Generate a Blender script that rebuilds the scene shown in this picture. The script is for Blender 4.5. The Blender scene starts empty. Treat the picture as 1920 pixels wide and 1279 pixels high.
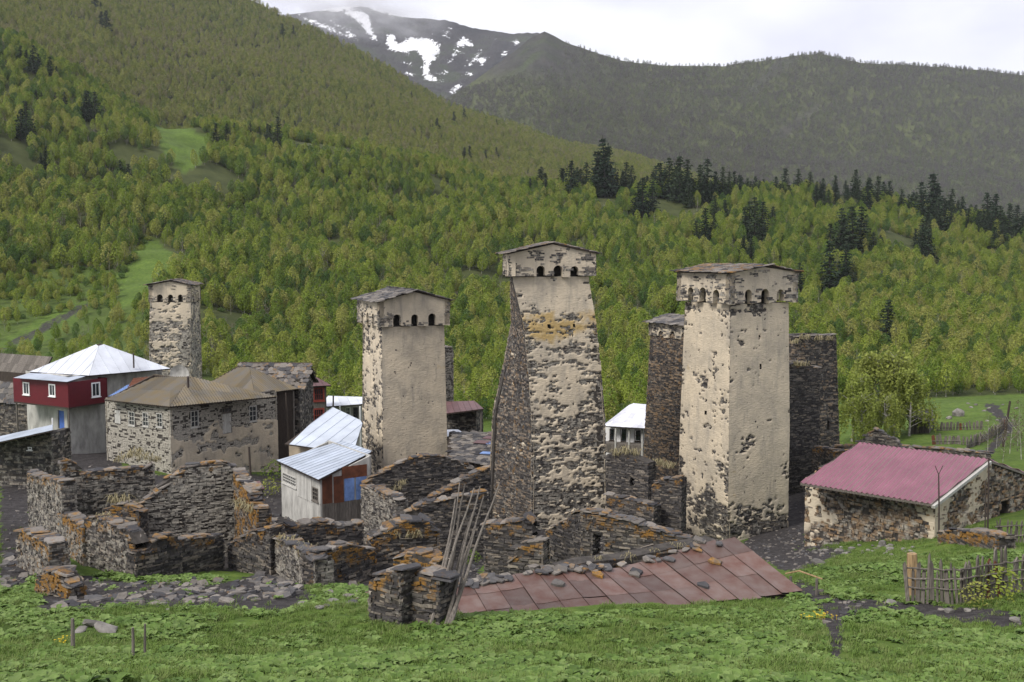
import bpy, math, random
import numpy as np
from mathutils import Vector, Matrix, Euler

# ------------------------------------------------------------------ camera, sky, sun, exposure
scene = bpy.context.scene
COL = scene.collection
F, CX, CY, HOR, EYE = 2000.0, 960.0, 639.5, 470.0, 22.0      # focal length in photo pixels, horizon row, eye height
TH = math.atan((CY - HOR) / F)
cam_d = bpy.data.cameras.new("camera"); cam = bpy.data.objects.new("camera", cam_d); COL.objects.link(cam)
cam.location = (0, 0, EYE); cam.rotation_euler = (math.pi / 2 - TH, 0, 0)
cam_d.sensor_width = 36; cam_d.lens = 36 * F / 1920; cam_d.clip_start = 0.5; cam_d.clip_end = 20000
scene.camera = cam

SUN_DIR = Vector((-0.62, -0.55, 0.86)).normalized()            # towards the sun (thin cloud, soft light from the left)
world = bpy.data.worlds.new("World"); scene.world = world; world.use_nodes = True
wt = world.node_tree; wt.nodes.clear()
def wn(t): return wt.nodes.new(t)
wo = wn("ShaderNodeOutputWorld"); wb = wn("ShaderNodeBackground"); sky = wn("ShaderNodeTexSky")
sky.sky_type = 'NISHITA'; sky.sun_disc = False
sky.sun_elevation = math.asin(SUN_DIR.z); sky.sun_rotation = math.atan2(SUN_DIR.x, SUN_DIR.y)
tc = wn("ShaderNodeTexCoord"); mp = wn("ShaderNodeMapping"); mp.inputs['Scale'].default_value = (1.6, 1.6, 3.2)
ns = wn("ShaderNodeTexNoise"); ns.inputs['Scale'].default_value = 4.0; ns.inputs['Detail'].default_value = 5; ns.inputs['Roughness'].default_value = .5
rp = wn("ShaderNodeValToRGB"); rp.color_ramp.elements[0].position = .34; rp.color_ramp.elements[1].position = .66
rp.color_ramp.elements[0].color = (.60, .60, .70, 1); rp.color_ramp.elements[1].color = (.79, .79, .83, 1)
sc_ = wn("ShaderNodeMix"); sc_.data_type = 'RGBA'; sc_.blend_type = 'MULTIPLY'; sc_.inputs[0].default_value = 1
sc_.inputs[7].default_value = (9.6, 9.6, 9.6, 1)
mx = wn("ShaderNodeMix"); mx.data_type = 'RGBA'; mx.inputs[0].default_value = .93
wt.links.new(tc.outputs['Generated'], mp.inputs[0]); wt.links.new(mp.outputs[0], ns.inputs['Vector'])
wt.links.new(ns.outputs['Fac'], rp.inputs[0]); wt.links.new(rp.outputs[0], sc_.inputs[6])
wt.links.new(sky.outputs[0], mx.inputs[6]); wt.links.new(sc_.outputs[2], mx.inputs[7])
wt.links.new(mx.outputs[2], wb.inputs[0]); wb.inputs[1].default_value = 0.1
wt.links.new(wb.outputs[0], wo.inputs[0])
sl = bpy.data.lights.new("sun", 'SUN'); sl.energy = 2.4; sl.angle = math.radians(22); sl.color = (1, .95, .87)
so = bpy.data.objects.new("sun", sl); COL.objects.link(so); so.location = (-60, -50, 120)
so.rotation_euler = SUN_DIR.to_track_quat('Z', 'Y').to_euler()
scene.view_settings.view_transform = 'Standard'; scene.view_settings.look = 'None'
scene.view_settings.gamma = 1; scene.view_settings.use_curve_mapping = False
scene.view_settings.exposure = 0.66

# ------------------------------------------------------------------ photo measurements -> world
R = random.Random(11); NR = np.random.default_rng(11)
ct, st = math.cos(TH), math.sin(TH)
def AX(px, py=900.): return ((px - CX) / F) / (ct + (CY - py) / F * st)      # x / depth
def ZR(py): v = (CY - py) / F; return (-st + v * ct) / (ct + v * st)          # (z - eye) / depth
def P(px, py, d): return Vector((AX(px, py) * d, d, EYE + ZR(py) * d))
def ZP(py, d): return EYE + ZR(py) * d
def project(x, y, z):
    dz = z - EYE; dep = y * ct - dz * st; up = y * st + dz * ct
    return CX + F * x / dep, CY - F * up / dep

def hsh(ix, iy, iz, seed):
    h = (ix * 374761393 + iy * 668265263 + iz * 2147483647 * 7 + seed * 1274126177) & 0xFFFFFFFF
    h = ((h ^ (h >> 13)) * 1274126177) & 0xFFFFFFFF
    h = h ^ (h >> 16)
    return (h & 0xFFFFFF) / float(0xFFFFFF)
def vnoise(x, y, z=0., seed=0):
    x, y, z = np.broadcast_arrays(np.asarray(x, float), np.asarray(y, float), np.asarray(z, float))
    ix, iy, iz = np.floor(x).astype(np.int64), np.floor(y).astype(np.int64), np.floor(z).astype(np.int64)
    fx, fy, fz = x - ix, y - iy, z - iz
    fx, fy, fz = [t * t * (3 - 2 * t) for t in (fx, fy, fz)]
    r = 0
    for a in (0, 1):
        for b in (0, 1):
            for c in (0, 1):
                w = (fx if a else 1 - fx) * (fy if b else 1 - fy) * (fz if c else 1 - fz)
                r = r + w * hsh(ix + a, iy + b, iz + c, seed)
    return r
def fbm(x, y, z=0., seed=0, o=4):
    s, a, t = 0, 1., 0
    for k in range(o):
        s = s + a * vnoise(np.asarray(x) * 2**k, np.asarray(y) * 2**k, np.asarray(z) * 2**k, seed + k * 17); t += a; a *= .5
    return s / t
def inpoly(px, py, poly):
    px, py = np.asarray(px, float), np.asarray(py, float); r = np.zeros(px.shape, bool); n = len(poly)
    for i in range(n):
        x0, y0 = poly[i]; x1, y1 = poly[(i + 1) % n]
        if y0 == y1: continue
        c = ((y0 > py) != (y1 > py)) & (px < (x1 - x0) * (py - y0) / (y1 - y0) + x0)
        r ^= c
    return r
def sstep(a, b, x): t = np.clip((np.asarray(x, float) - a) / (b - a), 0, 1); return t * t * (3 - 2 * t)

# ------------------------------------------------------------------ mesh and object helpers
WL = {}
def link(o, parent=None, w=(0, 0, 0)):
    COL.objects.link(o); w = Vector(w)
    if parent is not None:
        o.parent = parent; o.location = w - WL[parent.name]
    else: o.location = w
    WL[o.name] = w
    return o
def tag(o, label=None, cat=None, group=None, kind=None):
    if label: o['label'] = label
    if cat: o['category'] = cat
    if group: o['group'] = group
    if kind: o['kind'] = kind
    return o
def thing(name, label, cat, loc, group=None):
    o = bpy.data.objects.new(name, None); o.empty_display_size = .3
    link(o, None, loc); return tag(o, label, cat, group)
class Acc:
    def __init__(s): s.v = []; s.q = []; s.p = []; s.n = 0; s.at = {}
    def add(s, v, q=None, polys=None, **at):
        v = np.asarray(v, float).reshape(-1, 3); k = len(v)
        if q is not None and len(q): s.q.append(np.asarray(q, np.int64).reshape(-1, 4) + s.n)
        if polys:
            for f in polys: s.p.append([i + s.n for i in f])
        s.v.append(v)
        for a in set(at) | set(s.at):
            if a not in s.at: s.at[a] = [np.zeros(s.n)] if s.n else []
            s.at[a].append(np.broadcast_to(np.asarray(at.get(a, 0.), float), (k,)))
        s.n += k
    def box(s, c0, c1, **at):
        (x0, y0, z0), (x1, y1, z1) = c0, c1
        s.add([(x0, y0, z0), (x1, y0, z0), (x1, y1, z0), (x0, y1, z0), (x0, y0, z1), (x1, y0, z1), (x1, y1, z1), (x0, y1, z1)],
              [(3, 2, 1, 0), (4, 5, 6, 7), (0, 1, 5, 4), (1, 2, 6, 5), (2, 3, 7, 6), (3, 0, 4, 7)], **at)
    def mesh(s, name, mats, smooth=False):
        me = bpy.data.meshes.new(name)
        if s.n:
            V = np.concatenate(s.v); Q = np.concatenate(s.q) if s.q else np.zeros((0, 4), np.int64)
            lp = np.concatenate([Q.ravel()] + [np.array(p, np.int64) for p in s.p]) if (len(Q) or s.p) else np.zeros(0, np.int64)
            tot = np.concatenate([np.full(len(Q), 4, np.int64), np.array([len(p) for p in s.p], np.int64)])
            me.vertices.add(len(V)); me.vertices.foreach_set('co', V.astype(np.float32).ravel())
            me.loops.add(len(lp)); me.loops.foreach_set('vertex_index', lp.astype(np.int32))
            me.polygons.add(len(tot)); me.polygons.foreach_set('loop_start', np.concatenate([[0], np.cumsum(tot)[:-1]]).astype(np.int32))
            me.polygons.foreach_set('use_smooth', np.full(len(tot), bool(smooth)))
            me.update(calc_edges=True)
            for a, l in s.at.items():
                me.attributes.new(a, 'FLOAT', 'POINT').data.foreach_set('value', np.concatenate(l).astype(np.float32))
        for m in (mats if isinstance(mats, (list, tuple)) else [mats]): me.materials.append(m)
        return me
    def build(s, name, mat, parent=None, smooth=False, kind=None, w=(0, 0, 0)):
        o = bpy.data.objects.new(name, s.mesh(name, mat, smooth)); link(o, parent, w)
        if kind: o['kind'] = kind
        return o

# ------------------------------------------------------------------ materials
def mat(name, rough=.9, spec=.3, metal=0.):
    m = bpy.data.materials.new(name); m.use_nodes = True
    nt = m.node_tree; b = nt.nodes['Principled BSDF']
    b.inputs['Roughness'].default_value = rough; b.inputs['Specular IOR Level'].default_value = spec; b.inputs['Metallic'].default_value = metal
    return m, nt, b
class G:
    """small node-graph helper"""
    def __init__(s, nt): s.nt = nt
    def n(s, t, **k):
        x = s.nt.nodes.new(t)
        for a, v in k.items(): setattr(x, a, v)
        return x
    def set(s, sock, v):
        if hasattr(v, 'node'): s.nt.links.new(v, sock)
        else: sock.default_value = v
    def attr(s, name): return s.n('ShaderNodeAttribute', attribute_name=name).outputs['Fac']
    def oinfo(s, w='Random'): return s.n('ShaderNodeObjectInfo').outputs[w]
    def obj(s): return s.n('ShaderNodeTexCoord').outputs['Object']
    def pos(s): return s.n('ShaderNodeNewGeometry').outputs['Position']
    def scale(s, v, sc):
        x = s.n('ShaderNodeMapping'); s.set(x.inputs[0], v); x.inputs['Scale'].default_value = sc; return x.outputs[0]
    def noise(s, v, sc, det=4, ro=.55):
        x = s.n('ShaderNodeTexNoise'); s.set(x.inputs['Vector'], v); x.inputs['Scale'].default_value = sc
        x.inputs['Detail'].default_value = det; x.inputs['Roughness'].default_value = ro; return x.outputs['Fac']
    def math(s, op, a, b=0., clamp=False):
        x = s.n('ShaderNodeMath', operation=op, use_clamp=clamp); s.set(x.inputs[0], a); s.set(x.inputs[1], b); return x.outputs[0]
    def mr(s, v, a, b, c=0., d=1.):
        x = s.n('ShaderNodeMapRange'); s.set(x.inputs[0], v)
        for i, t in enumerate((a, b, c, d)): x.inputs[i + 1].default_value = t
        return x.outputs[0]
    def ramp(s, v, stops, interp='LINEAR'):
        x = s.n('ShaderNodeValToRGB'); s.set(x.inputs[0], v); r = x.color_ramp; r.interpolation = interp
        while len(r.elements) < len(stops): r.elements.new(.5)
        for e, (p, c) in zip(r.elements, stops): e.position = p; e.color = (*c, 1)
        return x.outputs[0]
    def mix(s, f, a, b, bt='MIX'):
        x = s.n('ShaderNodeMix', data_type='RGBA', blend_type=bt); s.set(x.inputs[0], f)
        for i, v in ((6, a), (7, b)): s.set(x.inputs[i], v if hasattr(v, 'node') else (*v, 1))
        return x.outputs[2]
    def bump(s, b, h, strength=.5, dist=.05):
        x = s.n('ShaderNodeBump'); x.inputs['Strength'].default_value = strength; x.inputs['Distance'].default_value = dist
        s.set(x.inputs['Height'], h); s.nt.links.new(x.outputs[0], b.inputs['Normal'])
M = {}
# slate masonry: per-stone value rnd, lichen amount lich, pale mortar residue pale
m, nt, b = mat('masonry', .93); g = G(nt); p = g.pos()
c = g.ramp(g.attr('rnd'), [(0, (.026, .025, .027)), (.3, (.062, .058, .058)), (.55, (.115, .106, .098)), (.8, (.18, .155, .128)), (1, (.30, .27, .23))])
n1 = g.noise(p, 9, 5); c = g.mix(g.mr(g.math('MULTIPLY', g.attr('warm'), g.math('ADD', g.attr('rnd'), g.noise(p, 1.1, 4))), .35, 1.0), c, (.25, .155, .075)); c = g.mix(.55, c, g.ramp(n1, [(.3, (.3, .3, .3)), (.7, (1.3, 1.25, 1.2))]), 'MULTIPLY')
pm = g.mr(g.math('ADD', g.noise(p, 3.2, 4), g.math('MULTIPLY', g.attr('pale'), .75)), .72, .98); c = g.mix(pm, c, g.ramp(n1, [(.3, (.235, .22, .19)), (.75, (.42, .39, .335))]))
lm = g.mr(g.math('ADD', g.noise(p, 2.3, 5, .65), g.math('MULTIPLY', g.attr('lich'), .55)), .78, .93); c = g.mix(lm, c, g.ramp(g.noise(p, 14, 3), [(.3, (.12, .07, .02)), (.7, (.29, .145, .03))]))
g.set(b.inputs['Base Color'], c); g.bump(b, g.noise(p, 25, 4), .5, .02); M['stone'] = m
# single slates / slabs: per-object random
m, nt, b = mat('slate_slab', .85); g = G(nt); p = g.pos(); r_ = g.oinfo()
c = g.ramp(r_, [(0, (.035, .034, .038)), (.35, (.085, .082, .084)), (.65, (.135, .12, .105)), (1, (.21, .19, .17))])
c = g.mix(.5, c, g.ramp(g.noise(p, 8, 5), [(.3, (.4, .4, .4)), (.7, (1.3, 1.3, 1.3))]), 'MULTIPLY')
lm = g.mr(g.math('ADD', g.noise(p, 3.0, 5, .65), g.math('MULTIPLY', g.n('ShaderNodeAttribute', attribute_type='OBJECT', attribute_name='lichen').outputs['Fac'], .34)), .70, .98)
c = g.mix(lm, c, g.ramp(g.noise(p, 11, 3), [(.3, (.13, .075, .02)), (.7, (.33, .165, .03))]))
g.set(b.inputs['Base Color'], c); g.bump(b, g.noise(p, 18, 4), .5, .02); M['slab'] = m
def plain(name, col, rough=.9, var=.35, sc=3., spec=.3, metal=0., col2=None, streak=None, bump=.2, objvar=0.):
    m, nt, b = mat(name, rough, spec, metal); g = G(nt); p = g.pos()
    if streak: p = g.scale(p, streak)
    n = g.noise(p, sc, 6, .6)
    c2 = col2 or tuple(x * (1 - var) for x in col)
    c = g.mix(g.mr(n, .35, .65), c2, col)
    if objvar: c = g.mix(1., c, g.ramp(g.oinfo(), [(0, (1 - objvar,) * 3), (1, (1 + objvar * .6,) * 3)]), 'MULTIPLY')
    g.set(b.inputs['Base Color'], c)
    if bump: g.bump(b, g.noise(p, sc * 5, 4), bump, .02)
    M[name] = m; return m, g, b
# lime plaster: cream, stained, pitted
m, nt, b = mat('plaster', .95, .2); g = G(nt); p = g.pos()
c = g.ramp(g.noise(p, .55, 5, .6), [(.3, (.36, .315, .25)), (.5, (.47, .405, .31)), (.72, (.56, .475, .355))])
c = g.mix(g.mr(g.noise(g.scale(p, (1, 1, .2)), 2.0, 6, .68), .50, .72, 0, .72), c, (.25, .23, .20))
c = g.mix(g.mr(g.noise(g.scale(p, (1, 1, 2.6)), 3.2, 6, .72), .655, .70, 0, .8), c, (.085, .075, .065))
c = g.mix(g.mr(g.math('ADD', g.noise(p, .9, 4), g.math('MULTIPLY', g.attr('lich'), .4)), .70, .86, 0, .75), c, (.36, .24, .07))
g.set(b.inputs['Base Color'], c); g.bump(b, g.math('ADD', g.noise(p, 5, 6, .65), g.noise(g.scale(p, (1, 1, 3)), 4, 3)), .7, .05); M['plaster'] = m
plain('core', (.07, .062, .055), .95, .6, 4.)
plain('dark_wood', (.055, .042, .034), .9, .5, 3, streak=(8, 8, 1))
plain('grey_wood', (.175, .155, .135), .9, .55, 2.5, streak=(9, 9, .8), objvar=.35)
plain('pale_log', (.36, .25, .13), .85, .5, 3, streak=(6, 6, .8))
plain('white_wood', (.50, .49, .46), .85, .4, 3, streak=(7, 7, .7), objvar=.15)
plain('red_paint', (.105, .007, .013), .55, .2, 1.2)
plain('red_frame', (.26, .05, .035), .7, .4, 3)
plain('blue_paint', (.075, .16, .50), .6, .3, 2)
plain('blue_tarp', (.16, .26, .52), .5, .4, 3)
plain('white_paint', (.78, .78, .78), .6, .1, 2)
plain('whitewash', (.47, .46, .43), .9, .45, 1.3, streak=(1.6, 1.6, .6))
plain('beige_render', (.42, .35, .26), .95, .5, .7)
plain('white_metal', (.60, .63, .69), .5, .22, .5, spec=.4, objvar=.10)
plain('seam_metal', (.40, .45, .53), .45, .25, .8, spec=.5, objvar=.12)
plain('patch_metal', (.66, .67, .74), .45, .2, 1, spec=.5, objvar=.28)
plain('pink_metal', (.25, .10, .14), .45, .25, .7, spec=.5, objvar=.04)
plain('maroon_metal', (.12, .055, .055), .5, .3, 1.5, spec=.5, objvar=.15)
m, g, b = plain('rust_metal', (.098, .046, .034), .55, .4, 1.6, spec=.4, col2=(.135, .095, .082), objvar=.35)
m, g, b = plain('rusty_sheet', (.13, .045, .022), .8, .5, 2.5, objvar=.35)
plain('asbestos', (.135, .125, .11), .9, .4, 1.1, col2=(.155, .122, .072), objvar=.28)
plain('pale_blue_metal', (.47, .52, .60), .5, .25, .5, spec=.4, objvar=.12)
plain('pipe_metal', (.06, .045, .04), .6, .4, 4)
plain('rock', (.24, .225, .205), .95, .55, 2.2, objvar=.4)
m, nt, b = mat('glass', .12, .5); b.inputs['Base Color'].default_value = (.025, .03, .035, 1); M['glass'] = m
plain('bark_pale', (.42, .40, .36), .9, .65, 4)
plain('bark_dark', (.06, .05, .042), .95, .5, 4)
plain('dry_grass', (.30, .26, .15), .95, .4, 2)
plain('yellow_petal', (.75, .52, .02), .7, .1, 2)
def leafmat(name, cols, loc_sc=.012, trans=.4, rough=.75, spec=.15):
    m, nt, b = mat(name, rough, spec); g = G(nt)
    r = g.math('ADD', g.math('MULTIPLY', g.oinfo(), .75), g.math('MULTIPLY', g.noise(g.oinfo('Location'), loc_sc, 3), .6))
    c = g.ramp(g.mr(r, .25, 1.0), [(i / (len(cols) - 1), x) for i, x in enumerate(cols)])
    c = g.mix(.45, c, g.ramp(g.n('ShaderNodeNewGeometry').outputs['Random Per Island'], [(0, (.55, .55, .55)), (1, (1.45, 1.45, 1.45))]), 'MULTIPLY')
    g.set(b.inputs['Base Color'], c)
    t = g.n('ShaderNodeBsdfTranslucent'); g.set(t.inputs[0], c); mxs = g.n('ShaderNodeMixShader'); mxs.inputs[0].default_value = trans
    nt.links.new(b.outputs[0], mxs.inputs[1]); nt.links.new(t.outputs[0], mxs.inputs[2])
    nt.links.new(mxs.outputs[0], nt.nodes['Material Output'].inputs[0]); M[name] = m
leafmat('leaf_near', [(.09, .155, .028), (.17, .24, .036), (.255, .31, .052), (.30, .305, .085)])
leafmat('leaf_mid', [(.13, .175, .04), (.215, .25, .055), (.275, .295, .07), (.25, .235, .115)], .006)
leafmat('leaf_far', [(.095, .085, .084), (.11, .10, .094), (.12, .125, .08), (.115, .145, .06)], .0035)
leafmat('leaf_conifer', [(.016, .03, .017), (.024, .042, .022), (.034, .052, .024)], .01, .05)
leafmat('leaf_willow', [(.185, .23, .045), (.25, .28, .07)], .05, .35)
leafmat('leaf_dark', [(.055, .11, .028), (.08, .145, .035), (.11, .17, .045)])
leafmat('leaf_bare', [(.10, .085, .075), (.13, .11, .07), (.12, .115, .05)], .02)
leafmat('leaf_dock', [(.07, .125, .025), (.115, .185, .04), (.165, .235, .07)], .4, .25, .6, .22)
leafmat('leaf_grass', [(.09, .15, .032), (.125, .19, .042), (.165, .205, .07)], .3, .25)
# ground: grass / mud by attribute, forest floor far off
m, nt, b = mat('ground', .97, .15); g = G(nt); p = g.pos()
gr = g.ramp(g.noise(p, 1.3, 6, .65), [(.3, (.045, .075, .018)), (.5, (.075, .125, .022)), (.7, (.11, .15, .035))]); gr = g.mix(.7, gr, g.ramp(g.noise(p, .13, 7, .7), [(.3, (.5, .5, .45)), (.7, (1.35, 1.3, 1.2))]), 'MULTIPLY')
mu = g.ramp(g.noise(p, 2.6, 7, .7), [(.3, (.020, .018, .019)), (.55, (.045, .041, .041)), (.75, (.095, .088, .085))])
fo = g.ramp(g.noise(p, .2, 5), [(.3, (.035, .045, .016)), (.7, (.065, .075, .026))])
mk = g.mr(g.math('ADD', g.attr('mud'), g.math('MULTIPLY', g.math('SUBTRACT', g.noise(p, 1.6, 6, .7), .5), 1.1)), .4, .6)
c = g.mix(mk, gr, mu); c = g.mix(g.attr('forest'), c, fo)
g.set(b.inputs['Base Color'], c); g.bump(b, g.noise(p, 6, 6, .7), .8, .08); M['ground'] = m
m, nt, b = mat('hillside', .97, .1); g = G(nt); p = g.pos()
c = g.ramp(g.noise(p, .02, 6), [(.3, (.05, .055, .028)), (.7, (.085, .10, .035))])
c = g.mix(g.attr('bare'), c, g.ramp(g.noise(p, .012, 6), [(.35, (.058, .053, .052)), (.55, (.046, .048, .038)), (.72, (.052, .066, .032))])); c = g.mix(.8, c, g.ramp(g.noise(g.scale(p, (1, .35, 1)), .05, 7, .75), [(.3, (.45, .45, .5)), (.7, (1.4, 1.4, 1.35))]), 'MULTIPLY')
g.set(b.inputs['Base Color'], c); g.bump(b, g.noise(g.scale(p, (1, .4, 1)), .03, 8, .7), 1., 14.); M['hillside'] = m
m, nt, b = mat('mountain', .95, .15); g = G(nt); p = g.pos()
c = g.ramp(g.noise(p, .008, 8, .65), [(.3, (.022, .024, .028)), (.5, (.048, .046, .047)), (.62, (.05, .062, .038)), (.75, (.10, .09, .088))])
c = g.mix(g.mr(g.math('ADD', g.math('MULTIPLY', g.attr('snow'), .78), g.math('MULTIPLY', g.math('SUBTRACT', g.noise(p, .05, 8, .78), .5), 2.0)), .49, .54), c, (.86, .87, .9))
g.set(b.inputs['Base Color'], c); g.bump(b, g.noise(g.scale(p, (1, .4, 1)), .02, 8, .7), 1., 25.); M['mountain'] = m
scene.cycles.use_denoising = True
scene.cycles.max_bounces = 5; scene.cycles.diffuse_bounces = 3; scene.cycles.transparent_max_bounces = 4
# ------------------------------------------------------------------ terrain
# drop below the eye (m) by column (photo px) and depth, village part
ND = [1, 3, 12, 20, 26, 32, 38, 45, 52, 60, 70, 80, 95, 115, 140, 170]
NC = [-300, 0, 250, 500, 750, 1000, 1250, 1500, 1750, 1880, 2300]
ND_T = {
 -300: [1.4, 1.75, 5.0, 8.05, 9.7, 10.9, 12.3, 13.6, 14.2, 14.7, 15.2, 16.0, 17.0, 18.3, 19.2, 18.7],
 0:    [1.4, 1.75, 5.0, 8.05, 9.7, 10.9, 12.3, 13.6, 14.3, 14.8, 15.4, 16.2, 17.2, 18.5, 19.4, 19.0],
 250:  [1.4, 1.75, 5.0, 8.05, 9.7, 10.9, 12.3, 13.7, 14.8, 15.5, 16.0, 16.6, 17.6, 19.0, 20.0, 19.5],
 500:  [1.4, 1.75, 5.0, 8.05, 9.7, 10.9, 12.3, 13.9, 15.2, 16.2, 17.2, 17.8, 18.8, 20.5, 22.0, 22.5],
 750:  [1.4, 1.75, 5.0, 8.05, 9.7, 10.9, 12.4, 14.0, 15.6, 17.0, 18.0, 18.8, 20.2, 21.8, 23.0, 23.4],
 1000: [1.4, 1.75, 5.0, 8.05, 9.7, 10.9, 12.4, 14.0, 15.6, 17.2, 18.6, 19.4, 20.5, 22.0, 23.0, 23.4],
 1250: [1.4, 1.75, 5.0, 8.05, 9.7, 10.9, 12.3, 13.9, 15.7, 17.6, 19.4, 19.8, 20.5, 22.0, 23.0, 23.6],
 1500: [1.4, 1.75, 5.0, 8.05, 9.6, 10.8, 12.0, 13.5, 14.9, 16.8, 18.8, 18.4, 18.6, 19.6, 20.6, 24.0],
 1750: [1.4, 1.75, 5.0, 8.05, 9.6, 10.7, 11.6, 12.9, 14.2, 15.0, 15.7, 16.3, 17.1, 18.4, 19.7, 24.0],
 1880: [1.4, 1.75, 5.0, 8.05, 9.55, 10.6, 11.4, 12.4, 12.95, 14.2, 15.3, 16.1, 17.0, 18.3, 19.6, 24.0],
 2300: [1.4, 1.75, 5.0, 8.05, 9.5, 10.4, 11.2, 12.0, 12.9, 13.9, 14.9, 15.8, 16.9, 18.2, 19.4, 24.0]}
# photo row of the wooded slope by column at larger depths (last three: ridge and its far side)
FD = [220, 280, 360, 450, 560, 640, 760]
FT = {-400: [620, 470, 270, 90, -80], -200: [640, 490, 310, 135, -30], 0: [645, 520, 370, 215, 55], 90: [645, 525, 385, 240, 97], 188: [640, 520, 400, 275, 150],
 300: [615, 500, 395, 310, 215], 340: [610, 495, 395, 322, 245], 540: [680, 565, 455, 355, 264], 700: [685, 575, 468, 368, 274], 840: [690, 585, 485, 390, 295],
 990: [695, 595, 505, 415, 335], 1057: [697, 600, 510, 420, 344], 1231: [700, 605, 515, 425, 337], 1371: [702, 610, 525, 438, 351],
 1476: [704, 615, 532, 450, 369], 1625: [705, 618, 535, 448, 360], 1735: [706, 625, 548, 465, 391], 1920: [706, 640, 570, 495, 421], 2300: [708, 650, 590, 530, 470]}
LD = np.log(np.array(ND + FD, float))
NA = 161; AA = np.linspace(-1.0, 1.0, NA); NL = 360; LG = np.linspace(0, math.log(760), NL)
def build_table():
    pxs = AA * F + CX
    tab = np.zeros((NA, len(LD)))
    near = np.array([ND_T[c] for c in NC])
    for j in range(len(ND)): tab[:, j] = -np.interp(pxs, NC, near[:, j])
    fc = sorted(FT); far = np.array([FT[c] for c in fc], float)
    for j in range(5):
        rows = np.interp(pxs, fc, far[:, j]); tab[:, len(ND) + j] = [ZR(r) * FD[j] for r in rows]
    ridge = np.interp(pxs, fc, far[:, 4])
    for j, e in ((5, 60), (6, 120)): tab[:, len(ND) + j] = [ZR(r + e) * FD[j] for r in ridge]
    fine = np.array([np.interp(LG, LD, tab[i]) for i in range(NA)])
    k = np.array([1, 2, 3, 2, 1.]); k /= k.sum()
    for _ in range(3):
        fine = np.apply_along_axis(lambda r: np.convolve(np.pad(r, 2, 'edge'), k, 'valid'), 1, fine)
        fine = np.apply_along_axis(lambda r: np.convolve(np.pad(r, 2, 'edge'), k, 'valid'), 0, fine)
    return fine
TAB = build_table()
def gz(x, y, detail=True):
    x = np.asarray(x, float); y = np.asarray(y, float); d = np.clip(y, 1.01, 759)
    a = np.clip(x / np.maximum(d, 8), -.999, .999)
    fi = (a + 1) / 2 * (NA - 1); i0 = np.clip(fi.astype(int), 0, NA - 2); wa = fi - i0
    fj = np.log(d) / LG[-1] * (NL - 1); j0 = np.clip(fj.astype(int), 0, NL - 2); wj = fj - j0
    z = (TAB[i0, j0] * (1 - wa) + TAB[i0 + 1, j0] * wa) * (1 - wj) + (TAB[i0, j0 + 1] * (1 - wa) + TAB[i0 + 1, j0 + 1] * wa) * wj
    z = EYE + z
    if detail:
        z = z + (fbm(x * .35, y * .35, 0, 3, 3) - .5) * .35 * sstep(8, 18, y) + (fbm(x * .02, y * .02, 0, 5, 4) - .5) * 20 * sstep(190, 420, y)
    return z
def gzf(x, y): return float(gz(np.array([x]), np.array([y]))[0])
HITD = np.exp(np.linspace(math.log(10), math.log(740), 900))
def ghit(px, py):
    """first point of the ground seen at a photo pixel"""
    a, r = AX(px, py), ZR(py)
    z = gz(a * HITD, HITD); below = (EYE + r * HITD) <= z
    k = int(np.argmax(below)) if below.any() else len(HITD) - 1
    d = HITD[k]; return Vector((a * d, d, float(z[k])))
MUDS = [[(0, 900), (56, 905), (56, 990), (95, 1046), (60, 1090), (0, 1110)], [(95, 1070), (240, 1090), (420, 1092), (520, 1075), (600, 1120), (520, 1150), (300, 1135), (60, 1150)],
        [(1465, 900), (1515, 900), (1510, 1015), (1600, 1035), (1480, 1075), (1390, 1030)], [(100, 800), (220, 820), (250, 860), (190, 890), (90, 880)],
        [(1500, 1085), (1570, 1120), (1700, 1128), (1920, 1150), (1920, 1178), (1760, 1160), (1660, 1145), (1585, 1160), (1575, 1240), (1560, 1250), (1550, 1180), (1520, 1130), (1480, 1100)],
        [(1130, 850), (1290, 860), (1290, 1010), (1130, 1000)], [(500, 880), (900, 880), (900, 1100), (500, 1100)], [(1840, 752), (1870, 760), (1905, 800), (1880, 830), (1850, 865), (1920, 885), (1920, 905), (1830, 870), (1880, 800), (1850, 765)],
        [(0, 650), (60, 615), (150, 570), (185, 535), (190, 545), (160, 585), (70, 632), (0, 665)], [(250, 890), (500, 890), (500, 1070), (250, 1070)], [(900, 940), (1300, 960), (1300, 1070), (900, 1060)]]
CLEAR = [[(283, 240), (330, 222), (396, 262), (388, 300), (345, 325), (312, 295)],
         [(215, 520), (250, 470), (280, 440), (315, 470), (375, 485), (340, 510), (285, 555), (225, 580)],
         [(0, 640), (60, 605), (150, 560), (185, 530), (200, 548), (150, 600), (60, 655), (0, 690)],
         [(1660, 752), (1920, 738), (2300, 730), (2300, 990), (1660, 990)]]
def mudmask(px, py):
    r = np.zeros(np.shape(px))
    for q in MUDS: r = np.maximum(r, inpoly(px, py, q).astype(float))
    return r
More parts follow.
